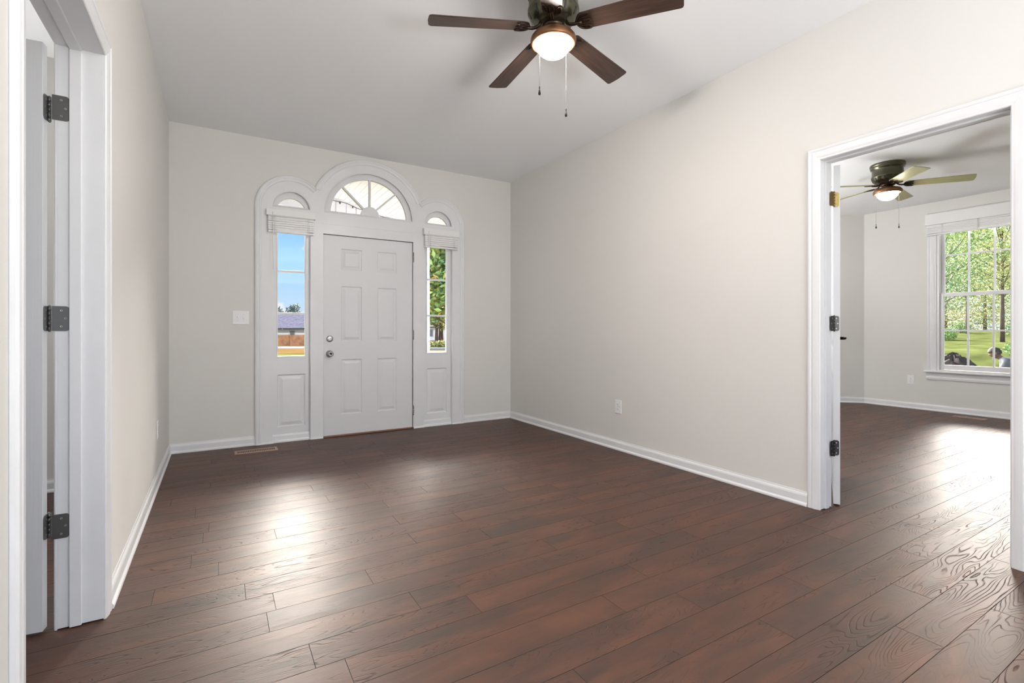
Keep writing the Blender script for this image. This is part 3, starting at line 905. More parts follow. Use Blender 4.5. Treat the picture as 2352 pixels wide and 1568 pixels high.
# ------------------------------------------------------------------ blinds
def blind(name, x0, x1, y, ztop, zval, zbot, nsl, wand_len, label, group, wand_side=-1, dep=.055, cords=2):
    """hangs on a wall facing -y; built around local origin, returned as empty"""
    r = empty(name, ((x0 + x1) / 2, y, ztop), label=label, cat='blind', group=group)
    cx = (x0 + x1) / 2; hw = (x1 - x0) / 2
    def put(o): o.parent = r; return o
    mb = MB()      # valance with returned ends and a small top lip
    H_ = ztop - zval
    mb.box(-hw, hw, -dep, -dep + .010, -H_, 0)
    mb.box(-hw, -hw + .010, -dep + .010, 0, -H_, 0); mb.box(hw - .010, hw, -dep + .010, 0, -H_, 0)
    mb.build('valance', M['blind'], r, bevel=.003)
    mb = MB(); mb.box(-hw + .012, hw - .012, -dep + .013, -.002, -.04, -.002)
    mb.build('headrail', M['blind'], r)
    mb = MB()
    z = -H_ + .012
    zb_ = zbot - ztop
    st = (z - zb_ - .022) / nsl
    rr = random.Random(len(name) + nsl)
    for k in range(nsl):
        zz = z - st * (k + .5)
        j = rr.uniform(-.0015, .0015); t = rr.uniform(-.001, .001)
        v = [(-hw + .016, -dep + .012 + j, zz - st * .44 + t), (hw - .016, -dep + .012 + j, zz - st * .32 - t), (hw - .016, -.004 + j, zz - st * .32 - t), (-hw + .016, -.004 + j, zz - st * .32 + t)]
        mb.grid([v, [(a, b, c + st * .88) for a, b, c in v]], closed=True, caps=True, smooth=False)
    mb.build('slats', M['blind'], r)
    mb = MB(); mb.box(-hw + .016, hw - .016, -dep + .012, -.004, zb_, zb_ + .018)
    mb.build('bottom_rail', M['blind'], r, bevel=.003)
    mb = MB()
    wx = wand_side * (hw - .055)
    mb.tube([(wx, -dep - .004, -H_ * .5), (wx + .002, -dep - .006, -wand_len * .5), (wx + .004, -dep - .004, -wand_len)], .0032, 6)
    mb.build('tilt_wand', M['plastic'], r)
    for i in range(cords):
        mb = MB(); xx = -hw + (2 * hw) * ((i + .5) / cords if cords > 2 else (.16 if i == 0 else .84))
        mb.tube([(xx, -dep + .009, -H_), (xx, -dep + .009, zb_ + .004)], .0022, 6)
        mb.tube([(xx + .012, -dep + .009, -H_), (xx + .012, -dep + .009, zb_ + .004)], .0016, 6)
        mb.build('ladder_cord', M['blind'], r)
    return r
blind('window_blind', .392, .832, D - .018, 2.250, 2.186, 2.030, 7, .58, 'white faux-wood blind raised above the left sidelight of the entrance', None)
blind('window_blind', 1.966, 2.400, D - .018, 2.232, 2.160, 2.020, 6, .54, 'white faux-wood blind raised above the right sidelight of the entrance', None)

# ------------------------------------------------------------------ bedroom window
w_ = struct(empty('window_6', (X2, (WY0 + WY1) / 2, WZ0)))
mb = MB()   # casing boards + jamb
y0, y1 = WY0 - .0, WY1 - .0
co0, co1 = WY0 - .095, WY1 + .095
# casing profile boards on the wall
path = [(co0, .545), (co0, 2.675), (co1, 2.675), (co1, .545)]
rows = mb.sweep(path, [(a * .10 / .068, hh * 1.1) for a, hh in CASING])
mb.grid([[(X2 - hh, p.x, p.y) for p, hh in r] for r in rows], closed=True, caps=True, smooth=False)
# jamb boxes
mb.box(X2 - .002, X2 + .13, y0, y0 + .030, WZ0, WZ1); mb.box(X2 - .002, X2 + .13, y1 - .030, y1, WZ0, WZ1)
mb.box(X2 - .002, X2 + .13, y0, y1, WZ1 - .03, WZ1)
o = mb.build('window_frame', M['trim'], w_); local(w_, o)
mb = MB()
mb.box(X2 - .055, X2 + .10, co0 - .028, co1 + .028, .522, .545)
o = mb.build('window_sill', M['trim'], w_, bevel=.006); local(w_, o)
mb = MB()
mb.grid([[(X2 - a, yy, z) for a, z in [(0, .42), (.010, .42), (.014, .428), (.016, .45), (.012, .47), (.016, .49), (.022, .522), (0, .522)]] for yy in (co0 - .01, co1 + .01)], closed=True, caps=True, smooth=False)
o = mb.build('window_apron', M['trim'], w_); local(w_, o)
sy0, sy1 = y0 + .030, y1 - .030
def sash(xc, z0, z1, st, rb, rt, mz, nm):
    mb = MB()
    t = .017
    mb.box(xc - t, xc + t, sy0, sy0 + st, z0, z1); mb.box(xc - t, xc + t, sy1 - st, sy1, z0, z1)
    mb.box(xc - t, xc + t, sy0 + st, sy1 - st, z0, z0 + rb); mb.box(xc - t, xc + t, sy0 + st, sy1 - st, z1 - rt, z1)
    f = mb.build(nm, M['trim'], w_, bevel=.003); local(w_, f)
    gy0, gy1 = sy0 + st, sy1 - st
    mb = MB()
    for k in (1, 2):
        yy = gy0 + (gy1 - gy0) * k / 3
        mb.box(xc - .009, xc + .009, yy - .010, yy + .010, z0 + rb, z1 - rt)
    for z in mz: mb.box(xc - .0095, xc + .0095, gy0, gy1, z - .010, z + .010)
    m_ = mb.build('muntin', M['trim'], f)
    g = box('glass_pane', xc - .002, xc + .002, gy0, gy1, z0 + rb, z1 - rt, M['glass'], f)
sash(X2 + .045, .563, 1.588, .038, .066, .048, (1.087,), 'lower_sash')
sash(X2 + .085, 1.545, 2.572, .036, .045, .045, (2.093,), 'upper_sash')
bl = blind('window_blind', -.535, .535, 0, 0, -.145, -.285, 7, .86, 'white faux-wood blind raised over the bedroom window', None, wand_side=1, dep=.06, cords=3)
bl.location = (X2 - .018, (WY0 + WY1) / 2, 2.650); bl.rotation_euler = (0, 0, -PI / 2)

# ------------------------------------------------------------------ switches, outlets, vents
def outlet(loc, rz, label):
    """local: plate faces -y"""
    r = empty('wall_outlet', loc, (0, 0, rz), label=label, cat='outlet', group='white duplex wall outlets')
    mb = MB(); mb.box(-.040, .040, -.006, 0, -.062, .062)
    mb.build('cover_plate', M['plastic'], r, bevel=.003)
    for z in (.021, -.021):
        mb = MB()
        pts = [(x * .017, zz) for x, zz in ((-1, -.008), (-1, .008), (-.55, .0145), (.55, .0145), (1, .008), (1, -.008), (.55, -.0145), (-.55, -.0145))]
        mb.grid([[(x, -.006, z + zz) for x, zz in pts], [(x, -.0085, z + zz) for x, zz in pts]], closed=True, caps=True, smooth=False)
        rc = mb.build('receptacle', M['plastic'], r)
        mb = MB()
        mb.box(-.0075, -.0055, -.0088, -.0084, z - .002, z + .007); mb.box(.0055, .0075, -.0088, -.0084, z - .001, z + .006)
        mb.lathe([(.0025, -.0084), (.0025, -.0088)], (0, 0, z - .008), 10, 'y')
        mb.build('slots', M['slot'], rc)
    mb = MB(); mb.lathe([(.003, -.006), (.003, -.0072), (.001, -.0075)], (0, 0, 0), 10, 'y'); mb.build('screw', M['nickel'], r)
    return r
outlet((XR, 3.318, .393), -PI / 2, 'white duplex outlet low on the long right wall')
outlet((X2, 2.983, .401), -PI / 2, 'white duplex outlet under and left of the bedroom window')
outlet((XL, 4.258, .385), PI / 2, 'white duplex outlet low on the left wall near the front corner')

sw = empty('light_switch', (.183, D, 1.208), label='white double toggle light switch left of the front entrance', cat='light switch')
mb = MB(); mb.box(-.068, .068, -.006, 0, -.064, .064); mb.build('cover_plate', M['plastic'], sw, bevel=.003)
for x in (-.023, .023):
    mb = MB(); mb.box(x - .005, x + .005, -.018, -.005, -.001, .011)
    mb.bm.transform(Matrix.Identity(4))
    mb.build('toggle', M['plastic'], sw, bevel=.0015)
    mb = MB(); mb.box(x - .0065, x + .0065, -.0068, -.0058, -.013, .013); mb.build('toggle_slot', M['vent'] if False else M['nickel'], sw)
    for z in (-.030, .030):
        mb = MB(); mb.lathe([(.003, -.006), (.003, -.0072), (.001, -.0075)], (x, 0, z), 10, 'y'); mb.build('screw', M['nickel'], sw)

def floor_vent(cx, cy, lx_, ly_, rz, label):
    r = empty('floor_vent', (cx, cy, 0), (0, 0, rz), label=label, cat='floor vent', group='tan metal floor vents')
    n = 22
    hx, hy = lx_ / 2, ly_ / 2
    ix, iy = hx - .022, hy - .030
    mb = MB()
    rows = [[(-hx, -hy), (hx, -hy), (hx, hy), (-hx, hy)], [(-hx + .004, -hy + .004), (hx - .004, -hy + .004), (hx - .004, hy - .004), (-hx + .004, hy - .004)], [(-ix, -iy), (ix, -iy), (ix, iy), (-ix, iy)], [(-ix, -iy), (ix, -iy), (ix, iy), (-ix, iy)]]
    zs = (.0008, .0055, .0055, .0012)
    mb.grid([[(a, b, z) for a, b in rw] for rw, z in zip(rows, zs)], closed=True, smooth=False)
    mb.build('frame', M['vent'], r)
    mb = MB(); mb.box(-ix, ix, -iy, iy, .0006, .0012); mb.build('opening', M['slot'], r)
    mb = MB()
    for k in range(1, n):
        x = -ix + 2 * ix * k / n
        mb.box(x - ix / n * .38, x + ix / n * .38, -iy, iy, .0015, .0052)
    mb.build('louvres', M['vent'], r)
    return r
floor_vent(.297, 4.975, .345, .135, 0, 'tan metal floor vent by the baseboard left of the entrance')
floor_vent(8.02, 2.285, .31, .12, PI / 2, 'tan metal floor vent on the bedroom floor below the window')

# ------------------------------------------------------------------ ceiling fans
def blade_mesh(r0=.130, r1=.66, w0=.108, w1=.135):
    L_ = r1 - r0
    pts = []
    n = 10
    def hw(t): return (w0 + (w1 - w0) * t) / 2
    out = []
    # rounded root, straight sides, slightly rounded tip corners
    for i in range(n + 1):
        a = PI / 2 + PI * i / n
        out.append((r0 + .035 + .035 * math.cos(a), hw(0) * math.sin(a)))
    for i in range(7):
        a = -PI / 2 + PI / 2 * i / 6
        out.append((r1 - .020 + .014 * math.cos(a) + .004, -hw(1) + .020 + .020 * math.sin(a)))
    out.append((r1 + .002, 0))
    for i in range(7):
        a = PI / 2 * i / 6
        out.append((r1 - .020 + .014 * math.cos(a) + .004, hw(1) - .020 + .020 * math.sin(a)))
    return out
def ceiling_fan(name, loc, phase, label, chains, mt_blade, top, scale=1.0, globe='globe', twist=0.0):
    """origin at blade height; top = distance up to the ceiling"""
    r = empty(name, loc, label=label, cat='ceiling fan', group='hugger ceiling fans')
    s = scale
    # motor housing
    zt = top
    prof = [(.001, zt), (.146, zt), (.148, zt - .006), (.148, zt - .022), (.140, zt - .028), (.144, zt - .034), (.142, zt - .044), (.132, zt - .052),
            (.130, zt - .060), (.132, .105), (.137, .095), (.137, .082), (.131, .076), (.128, .060), (.118, .042), (.100, .026), (.085, .020), (.080, .012), (.001, .012)]
    mb = MB(); mb.lathe([(a * s, b) for a, b in prof], n=56)
    ho = mb.build('motor_housing', M['housing'], r)
    for k in range(10):
        a = 2 * PI * k / 10 + .2
        mb = MB()
        ca, sa = math.cos(a), math.sin(a)
        def P(u, v, e):    # slot on the curved shoulder: u tangential, v down the slope
            rad = (.126 - v * .30) * s + e; z = .058 - v * .75
            return (ca * rad - sa * u, sa * rad + ca * u, z)
        ring = [(math.cos(t) * .006 + 0, math.sin(t) * .024) for t in [2 * PI * i / 14 for i in range(14)]]
        mb.grid([[P(u, v, -.004) for u, v in ring], [P(u, v, .0022) for u, v in ring]], closed=True, caps=True)
        mb.build('vent_slot', M['slot'], ho)
    # switch housing under the motor
    mb = MB(); mb.lathe([(a * s, b) for a, b in [(.001, .014), (.060, .012), (.062, .0), (.052, -.006), (.044, -.012), (.044, -.034), (.050, -.040), (.001, -.040)]], n=40)
    mb.build('switch_housing', M['bronze'], r)
    # light fitter ring
    mb = MB(); mb.lathe([(a * s, b) for a, b in [(.001, -.022), (.045, -.024), (.085, -.030), (.108, -.040), (.119, -.054), (.122, -.068), (.120, -.082), (.112, -.088), (.095, -.080), (.093, -.070), (.001, -.066)]], n=56)
    mb.build('light_fitter', M['bronze_ring'], r)
    mb = MB(); mb.lathe([(a * s, b) for a, b in [(.092, -.072), (.092, -.080)] + [(.092 * math.cos(t), -.080 - .076 * math.sin(t)) for t in [PI / 2 * i / 14 for i in range(1, 15)]]], n=48)
    mb.build('lamp_globe', M[globe], r)
    # blades
    out_ = blade_mesh()
    for k in range(5):
        a = phase + k * 2 * PI / 5
        mb = MB()
        th = .0035
        # rings: bottom and top with small edge bevel
        def ringz(z, sh): return [((x - .43) * (1 - sh * .02) + .43, y * (1 - sh * .03), z) for x, y in out_]
        mb.grid([ringz(-th, 1), ringz(-th * .5, 0), ringz(th * .5, 0), ringz(th, 1)], closed=True, caps=True, smooth=False)
        b = mb.build('blade', mt_blade, r)
        # arm
        mb = MB()
        pts = [(.058, 0, .038), (.066, 0, .026), (.078, 0, .008), (.094, 0, -.004), (.115, 0, -.009), (.140, 0, -.008), (.160, 0, -.007)]
        mb.tube(pts, .0085, 10)
        mb.box(.045, .075, -.018, .018, .032, .040)
        # ornate plate: loops under the blade root
        for yy in (-1, 0, 1):
            loop = [(.136 + .068 * (1 - math.cos(t)) / 2, yy * (.020 + .024 * math.sin(t / 2)) + .012 * math.sin(t), -.0065) for t in [2 * PI * i / 20 for i in range(21)]]
            mb.tube(loop, .0035, 6)
        rim = [(.180 - .050 * math.cos(t), .050 * math.sin(t), -.0062) for t in [(-.62 + 1.24 * i / 18) * PI for i in range(19)]]
        mb.tube(rim, .0045, 6)
        shell = [(.168 - .036 * math.cos(t), .044 * math.sin(t)) for t in [(-.5 + 1.0 * i / 14) * PI for i in range(15)]]
        mb.grid([[(x, y, -.0052) for x, y in shell], [(x, y, -.0036) for x, y in shell]], closed=True, caps=True, smooth=False)
        ar = mb.build('blade_bracket', M['bronze'], b)
        droop = R(2.6)
        b.rotation_mode = 'XYZ'
        Mx = Matrix.Rotation(a, 4, 'Z') @ Matrix.Translation((.10, 0, .0)) @ Matrix.Rotation(droop, 4, 'Y') @ Matrix.Translation((-.10, 0, 0)) @ Matrix.Rotation(R(-12), 4, 'X')
        b.matrix_local = Matrix.Rotation(twist, 4, Vector((math.sin(YAW), math.cos(YAW), 0))) @ Matrix.Diagonal((s, s, 1, 1)) @ Mx
        # the arm is not pitched: undo the pitch for its first part by building a straight neck
    for (ox, oy, length) in chains:
        mb = MB()
        d = Vector((ox, oy, 0)).normalized()
        z0 = -.066
        zz = z0; 
        mb.tube([(ox * .93, oy * .93, z0), (ox, oy, z0 - .002), (ox, oy, -length)], .0010, 5)
        nb_ = int((length + z0) / .008)
        for i in range(nb_):
            z = z0 - .006 - i * .008
            if z < -length: break
            mb.lathe([(.0003, z - .0017), (.0017, z), (.0003, z + .0017)], (ox, oy, 0), 6)
        ch = mb.build('pull_chain', M['hinge'], r)
        mb = MB()
        z = -length
        mb.lathe([(.0008, z + .004), (.0025, z), (.0028, z - .010), (.0015, z - .013), (.004, z - .022), (.0068, z - .034), (.0062, z - .041), (.001, z - .045)], (ox, oy, 0), 14)
        mb.build('chain_fob', M['black'], ch)
    return r
ceiling_fan('ceiling_fan', (1.535, 2.125, 2.700), 2.792,
            'dark bronze ceiling fan with five walnut blades hanging in the foreground room',
            [(-.108, -.028, .350), (.108, .030, .392)], M['blade'], H - 2.700, 1.0, twist=R(-.8))
ceiling_fan('ceiling_fan', (5.99, 2.355, 2.600), 3.898,
            'ceiling fan with blades tinted pale green by painted reflections in the bedroom, seen through the open doorway',
            [(-.100, .062, .405), (.100, -.062, .400)], M['blade_reflecting'], H2 - 2.600, 1.03, globe='globe_2')
# ------------------------------------------------------------------ outdoors
SN, CS = math.sin(YAW), math.cos(YAW)
def ground_pt(px, t, z):
    """a place outdoors given by bearing and distance"""
    u = (px - 1176) / F_PX
    return Vector((t * (SN + u * CS), t * (CS - u * SN), z))
RZ = -YAW   # orientation of things facing the house front

M['grass'] = mat('lawn', (0.072, 0.070, 0.016), 0.9, var=.35, vscale=.25)
M['meadow'] = mat('meadow', (0.080, 0.096, 0.032), 0.9, var=.4, vscale=1.5)
M['mulch'] = mat('mulch', (0.034, 0.026, 0.021), 0.95, var=.5, vscale=6, bump=1.0, bscale=12)
M['bark'] = mat('bark', (0.085, 0.065, 0.05), 0.9, var=.4, vscale=8, bump=.8, bscale=30)
M['road'] = mat('concrete_drive', (0.15, 0.147, 0.147), 0.8, var=.1, vscale=1)
M['straw'] = mat('dry_lawn', (0.105, 0.064, 0.024), 0.9, var=.2, vscale=.5)
M['roof'] = mat('shingles', (0.25, 0.225, 0.27), 0.8, var=.25, vscale=2.5)
M['siding'] = mat('house_siding', (0.78, 0.78, 0.80), 0.6)
M['pane'] = mat('dark_pane', (0.12, 0.16, 0.17), 0.2)
M['deck'] = mat('porch_deck_paint', (0.17, 0.17, 0.19), 0.7)
M['wood'] = mat('cedar_fence', (0.48, 0.23, 0.11), 0.8, var=.3, vscale=2)
M['fascia'] = mat('dark_fascia', (0.05, 0.045, 0.06), 0.6)

for k_ in ('grass', 'meadow', 'road', 'straw', 'deck', 'roof', 'porch', 'siding', 'wood'):
    M[k_].node_tree.nodes['Principled BSDF'].inputs['Specular IOR Level'].default_value = 0.0
def leaf_mat(name, stops, scale=0.0):
    m = bpy.data.materials.new(name); m.use_nodes = True
    nt = m.node_tree; b = nt.nodes['Principled BSDF']
    at = nt.nodes.new('ShaderNodeAttribute'); at.attribute_name = 'tone'
    cr = nt.nodes.new('ShaderNodeValToRGB')
    els = cr.color_ramp.elements
    while len(els) < len(stops): els.new(.5)
    for e, (p, c) in zip(els, stops): e.position = p; e.color = (*c, 1)
    nt.links.new(at.outputs['Fac'], cr.inputs[0]); nt.links.new(cr.outputs[0], b.inputs['Base Color'])
    b.inputs['Roughness'].default_value = .5
    return m
M['leaf_mag'] = leaf_mat('magnolia_leaf', [(0, (.04, .11, .035)), (.45, (.13, .27, .08)), (.75, (.30, .38, .10)), (.93, (.75, .62, .06)), (1, (.75, .45, .15))])
M['leaf_mix'] = leaf_mat('mixed_leaf', [(0, (.06, .14, .03)), (.35, (.20, .30, .05)), (.7, (.50, .47, .14)), (1, (.75, .62, .32))])
M['leaf_green'] = leaf_mat('green_leaf', [(0, (.04, .12, .03)), (.6, (.13, .30, .06)), (1, (.34, .50, .08))])
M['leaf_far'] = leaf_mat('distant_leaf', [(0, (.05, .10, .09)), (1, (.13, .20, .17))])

def foliage(name, blobs, nleaf, size, mt, parent, seed=0, droop=.3):
    """blobs: (centre, radius vec); leaves as folded two-triangle blades scattered in shells"""
    rnd = random.Random(seed)
    bm = bmesh.new(); lay = bm.verts.layers.float.new('tone')
    vol = [b[1][0] * b[1][1] * b[1][2] for b in blobs]
    tot = sum(vol)
    for (c, rad), v in zip(blobs, vol):
        n = int(nleaf * v / tot)
        bt = rnd.uniform(-.15, .15)
        for _ in range(n):
            d = Vector((rnd.gauss(0, 1), rnd.gauss(0, 1), rnd.gauss(0, 1))).normalized()
            rr = rnd.uniform(.35, 1.0) ** .6
            p = Vector((c[0] + d.x * rad[0] * rr, c[1] + d.y * rad[1] * rr, c[2] + d.z * rad[2] * rr))
            s = size * rnd.uniform(.6, 1.3)
            ax = Vector((rnd.gauss(0, 1), rnd.gauss(0, 1), rnd.gauss(0, .6) - droop)).normalized()
            sd = ax.cross(Vector((rnd.gauss(0, 1), rnd.gauss(0, 1), rnd.gauss(0, 1)))).normalized()
            up = ax.cross(sd)
            t = min(1, max(0, rnd.gauss(.5 + bt, .26)))
            a = bm.verts.new(p); b = bm.verts.new(p + ax * s * .5 + sd * s * .22 + up * s * .05)
            e = bm.verts.new(p + ax * s); f = bm.verts.new(p + ax * s * .5 - sd * s * .22 + up * s * .05)
            for q in (a, b, e, f): q[lay] = t
            bm.faces.new((a, b, e)); bm.faces.new((a, e, f))
    me = bpy.data.meshes.new(name); bm.to_mesh(me); bm.free(); me.materials.append(mt)
    o = bpy.data.objects.new(name, me); C.objects.link(o)
    if parent is not None: o.parent = parent
    return o

def tree(base, height, trunk_r, crown, nleaf, lsize, mt, label, seed, clear=.3, crown_r=None, group=None, lean=(0, 0), cat='tree'):
    rnd = random.Random(seed)
    r = empty('tree', base, label=label, cat=cat, group=group)
    mb = MB()
    top = Vector((lean[0], lean[1], height * .8))
    tp = [Vector((0, 0, -.3)), Vector((lean[0] * .2, lean[1] * .2, height * .25)), Vector((lean[0] * .6, lean[1] * .6, height * .5)), top]
    mb.tube(tp, trunk_r, 10, trunk_r * .35)
    cr = crown_r or height * .35
    blobs = []
    nb = crown
    for i in range(nb):
        a = 2.4 * i + rnd.uniform(-.4, .4)
        z = height * (clear + (1 - clear) * (i + .5) / nb)
        k = math.sin(PI * min(1, max(.12, (z / height - clear) / (1 - clear) * .85 + .12)))
        rr = cr * k * rnd.uniform(.35, .8)
        c = Vector((lean[0] * z / height + rr * math.cos(a), lean[1] * z / height + rr * math.sin(a), z))
        sz = cr * rnd.uniform(.34, .52)
        blobs.append((c, (sz, sz, sz * .72)))
        t0 = tp[2] * min(1, z / height * 1.1) if z < height * .5 else tp[2].lerp(top, min(1, (z / height - .5) / .35))
        t0 = Vector((lean[0] * z * .7 / height, lean[1] * z * .7 / height, z * .72))
        mid = t0.lerp(c, .55) + Vector((0, 0, -.05 * cr))
        mb.tube([t0, mid, c], trunk_r * .34, 6, trunk_r * .08)
    mb.build('trunk', M['bark'], r)
    foliage('foliage', blobs, nleaf, lsize, mt, r, seed)
    return r

# terrain: flat lawn in front, rising bank on the bedroom side
def build_ground():
    def hz_(x, y):
        # side bank east of the house
        d = x - 15.4
        k = 0 if d <= 0 else min(1, d / 5.0)
        k = k * k * (3 - 2 * k)
        e = max(0, min(1, (x - 18) / 18))
        f = max(0, min(1, (34 - y) / 14))
        return -.80 + (1.10 * k + .75 * e) * f
    xs = [-60, -30, -15, -8, -4, 0, 4, 8] + [8 + i for i in range(1, 30)] + [40, 46, 55, 70, 90, 130]
    ys = [-25, -10] + [-8 + i * 1.5 for i in range(0, 34)] + [46, 52, 60, 75, 100, 130, 170]
    mb = MB()
    mb.grid([[(x, y, hz_(x, y)) for x in xs] for y in ys])
    o = mb.build('ground', M['grass']); struct(o)
    me = o.data; me.materials.append(M['meadow'])
    for p in me.polygons:
        if p.center.x > 9 and p.center.y < 26: p.material_index = 1
    return hz_
HZ = build_ground()
def strip(name, t0, t1, px0, px1, z, mt, kind='structure'):
    mb = MB()
    a, b, c, d = ground_pt(px0, t0, z), ground_pt(px1, t0, z), ground_pt(px1, t1, z), ground_pt(px0, t1, z)
    lo = [(p.x, p.y, z - .06) for p in (a, b, c, d)]
    mb.grid([lo, [tuple(p) for p in (a, b, c, d)]], closed=True, caps=True, smooth=False)
    return tag(mb.build(name, mt), kind=kind)
strip('ground_dry_lawn', 40.5, 50.6, 380, 830, -.79, M['straw'])
strip('ground_driveway', 50.8, 59, 380, 830, -.78, M['road'])
strip('ground_front_walk', 30, 45, 850, 1160, -.78, M['road'])
strip('ground_dry_lawn', 50, 88, 850, 1160, -.785, M['straw'])
# curb edge of the walk
def curb():
    mb = MB(); a = ground_pt(850, 48.5, -.8); b = ground_pt(1160, 48.5, -.8)
    d = (b - a).normalized(); n_ = Vector((-d.y, d.x, 0)) * .25
    q = [a - n_, b - n_, b + n_, a + n_]
    mb.grid([[tuple(p) for p in q], [(p.x, p.y, -.62) for p in q]], closed=True, caps=True, smooth=False)
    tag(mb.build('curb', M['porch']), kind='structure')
curb()

# cedar privacy fence and neighbour house seen through the left sidelight
def far_house(px, t, width, depth, wall_h, roof_h, label, wins, zg=-.8, over=.5):
    c = ground_pt(px, t, zg)
    r = empty('house', c, (0, 0, RZ), label=label, cat='house')
    hw = width / 2
    mb = MB(); mb.box(-hw, hw, 0, depth, 0, wall_h)
    for k in range(int(wall_h / .25)):
        z = .25 * k
        mb.box(-hw - .005, hw + .005, -.03, 0, z, z + .012)
    mb.build('wall', M['siding'], r)
    mb = MB()
    p = [(-over, wall_h - .05), (depth / 2, wall_h + roof_h), (depth + over, wall_h - .05), (depth + over, wall_h + .1), (depth / 2, wall_h + roof_h + .18), (-over, wall_h + .12)]
    mb.grid([[(-hw - .4, y, z) for y, z in p], [(hw + .4, y, z) for y, z in p]], closed=True, caps=True, smooth=False)
    mb.build('roof', M['roof'], r)
    mb = MB(); mb.box(-hw - .4, hw + .4, -over - .06, -over, wall_h - .12, wall_h + .1); mb.build('gutter', M['fascia'], r)
    for (x, z, w2, h2) in wins:
        f = MB().box(x - w2 / 2 - .1, x + w2 / 2 + .1, -.06, 0, z - .1, z + h2 + .1).build('window', M['porch'], r)
        MB().box(x - w2 / 2, x + w2 / 2, -.08, -.055, z, z + h2).build('pane', M['pane'], f)
    return r
far_house(690, 76, 26, 9, 2.35, 2.35, 'white house with mauve shingle roof behind the wooden fence', [(-1.25, .78, .62, 1.2), (6, .8, .7, 1.2), (-7, .8, .7, 1.2)], zg=-1.0)
def fence():
    a = ground_pt(560, 60, -.8); b = ground_pt(790, 60, -.8)
    L_ = (b - a).length
    r = empty('wooden_fence', a, (0, 0, RZ), label='tan cedar privacy fence in front of the white house', cat='fence')
    mb = MB(); n = int(L_ / .15)
    rr = random.Random(3)
    for i in range(n):
        x = i * .15
        mb.box(x + .004, x + .146, 0, .02, .02, 1.34 + rr.uniform(-.012, .012))
    mb.build('boards', M['wood'], r)
    for i in range(int(L_ / 2.4) + 1):
        MB().box(i * 2.4 + .7, i * 2.4 + .80, -.09, -.001, 0, 1.46).build('post', M['wood'], r, bevel=.01)
    for z in (.3, 1.05):
        MB().box(0, L_, .021, .06, z, z + .09).build('rail', M['wood'], r)
fence()
# pipe-like utility post near the fence
r = empty('utility_post', ground_pt(635.5, 47, -.8), (0, 0, RZ), label='thin dark post with short crossarm at the edge of the lawn', cat='post')
MB().lathe([(.035, 0), (.035, 2.05), (.02, 2.08)], n=10).build('pole', M['fascia'], r)
MB().box(-.1, .55, -.04, .04, 1.98, 2.08).build('arm', M['fascia'], r)
far_house(1015, 92, 30, 9, 2.6, 1.6, 'pale far house beyond the front walk, half hidden by trees', [(-2.2, .9, .9, 1.2), (5, .9, .9, 1.2)], zg=-.9)

tree(ground_pt(676, 112, -1.0), 7.7, .22, 9, 1600, .42, M['leaf_far'], 'tall dark pine rising above the mauve roof', 21, clear=.55, crown_r=2.1)
for i, (px, t, hgt, cr_) in enumerate(((612, 118, 6.2, 3.2), (640, 105, 6.6, 2.0), (655, 130, 4.9, 3.6), (700, 125, 5.3, 3.4), (718, 118, 6.6, 3.0), (585, 120, 5.6, 3))):
    tree(ground_pt(px, t, -1.0), hgt, .2, 8, 1100, .45, M['leaf_far'],
         ['rounded tree on the skyline far behind the neighbour roof', 'slim tree at the left edge of the sidelight view', 'low bushy tree on the skyline left of the pine', 'low bushy tree on the skyline right of the pine',
          'tree on the skyline right of the low bushy ones', 'leftmost rounded tree far behind the neighbour roof'][i], 30 + i, clear=.25, crown_r=cr_, group='trees on the far skyline')

# magnolia by the porch, seen in the right sidelight
def magnolia():
    c = ground_pt(1042, 12.5, -.8)
    r = empty('tree', c, label='large-leaved magnolia filling the right sidelight', cat='tree')
    mb = MB(); mb.tube([(0, 0, -.2), (.02, .03, .8), (-.04, .1, 2.2), (0, .1, 4.4)], .13, 10, .06)
    blobs = []
    rnd = random.Random(5)
    for i in range(34):
        a = i * 2.4; z = 2.35 + i * .053
        rr = rnd.uniform(.25, .95)
        cc = Vector((rr * math.cos(a), rr * math.sin(a), z))
        blobs.append((cc, (.48, .48, .36)))
        mb.tube([(0, .1, z - .45), tuple(cc)], .025, 6, .01)
    mb.build('trunk', M['bark'], r)
    foliage('foliage', blobs, 9000, .19, M['leaf_mag'], r, 77, droop=.1)
magnolia()
for px, t, h_, rad, lb in ((1003, 61, 6.2, .26, 'slim dark street tree trunk left of its twin'), (1013, 62, 6.4, .38, 'thicker street tree trunk right of its twin')):
    tree(ground_pt(px, t, -.8), h_, rad, 9, 1800, .34, M['leaf_mix'], lb, int(px), clear=.42, crown_r=2.4)
def shrub(c, rad, lbl, mt, seed, n=500, ls=.12, group=None):
    r = empty('shrub', c, label=lbl, cat='shrub', group=group)
    foliage('foliage', [((0, 0, rad * .6), (rad, rad, rad * .65)), ((rad * .3, 0, rad * .45), (rad * .7, rad * .6, rad * .5))], n, ls, mt, r, seed)
    mb = MB(); mb.tube([(0, 0, -.05), (0, 0, rad * .7)], .03, 6, .015); mb.build('stem', M['bark'], r)
    return r
for i, (px, t, rad) in enumerate(((996, 55, .55), (1007, 54, .6), (1018, 54, .7), (1030, 55, .7))):
    shrub(ground_pt(px, t, -.8), rad, ['small pale shrub at the foot of the slim trunk', 'pale shrub between the two street trunks', 'pale shrub right of the thicker street trunk', 'pale shrub farthest right along the curb'][i], M['leaf_mix'], 50 + i, 600, .2, group='pale shrubs along the curb')

# porch: deck, ceiling, beam, post, string lights
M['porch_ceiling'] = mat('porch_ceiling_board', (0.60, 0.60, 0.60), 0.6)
o = box('porch_deck', -1.6, 3.6, D + .15, 7.2, -.30, -.12, M['deck']); struct(o)

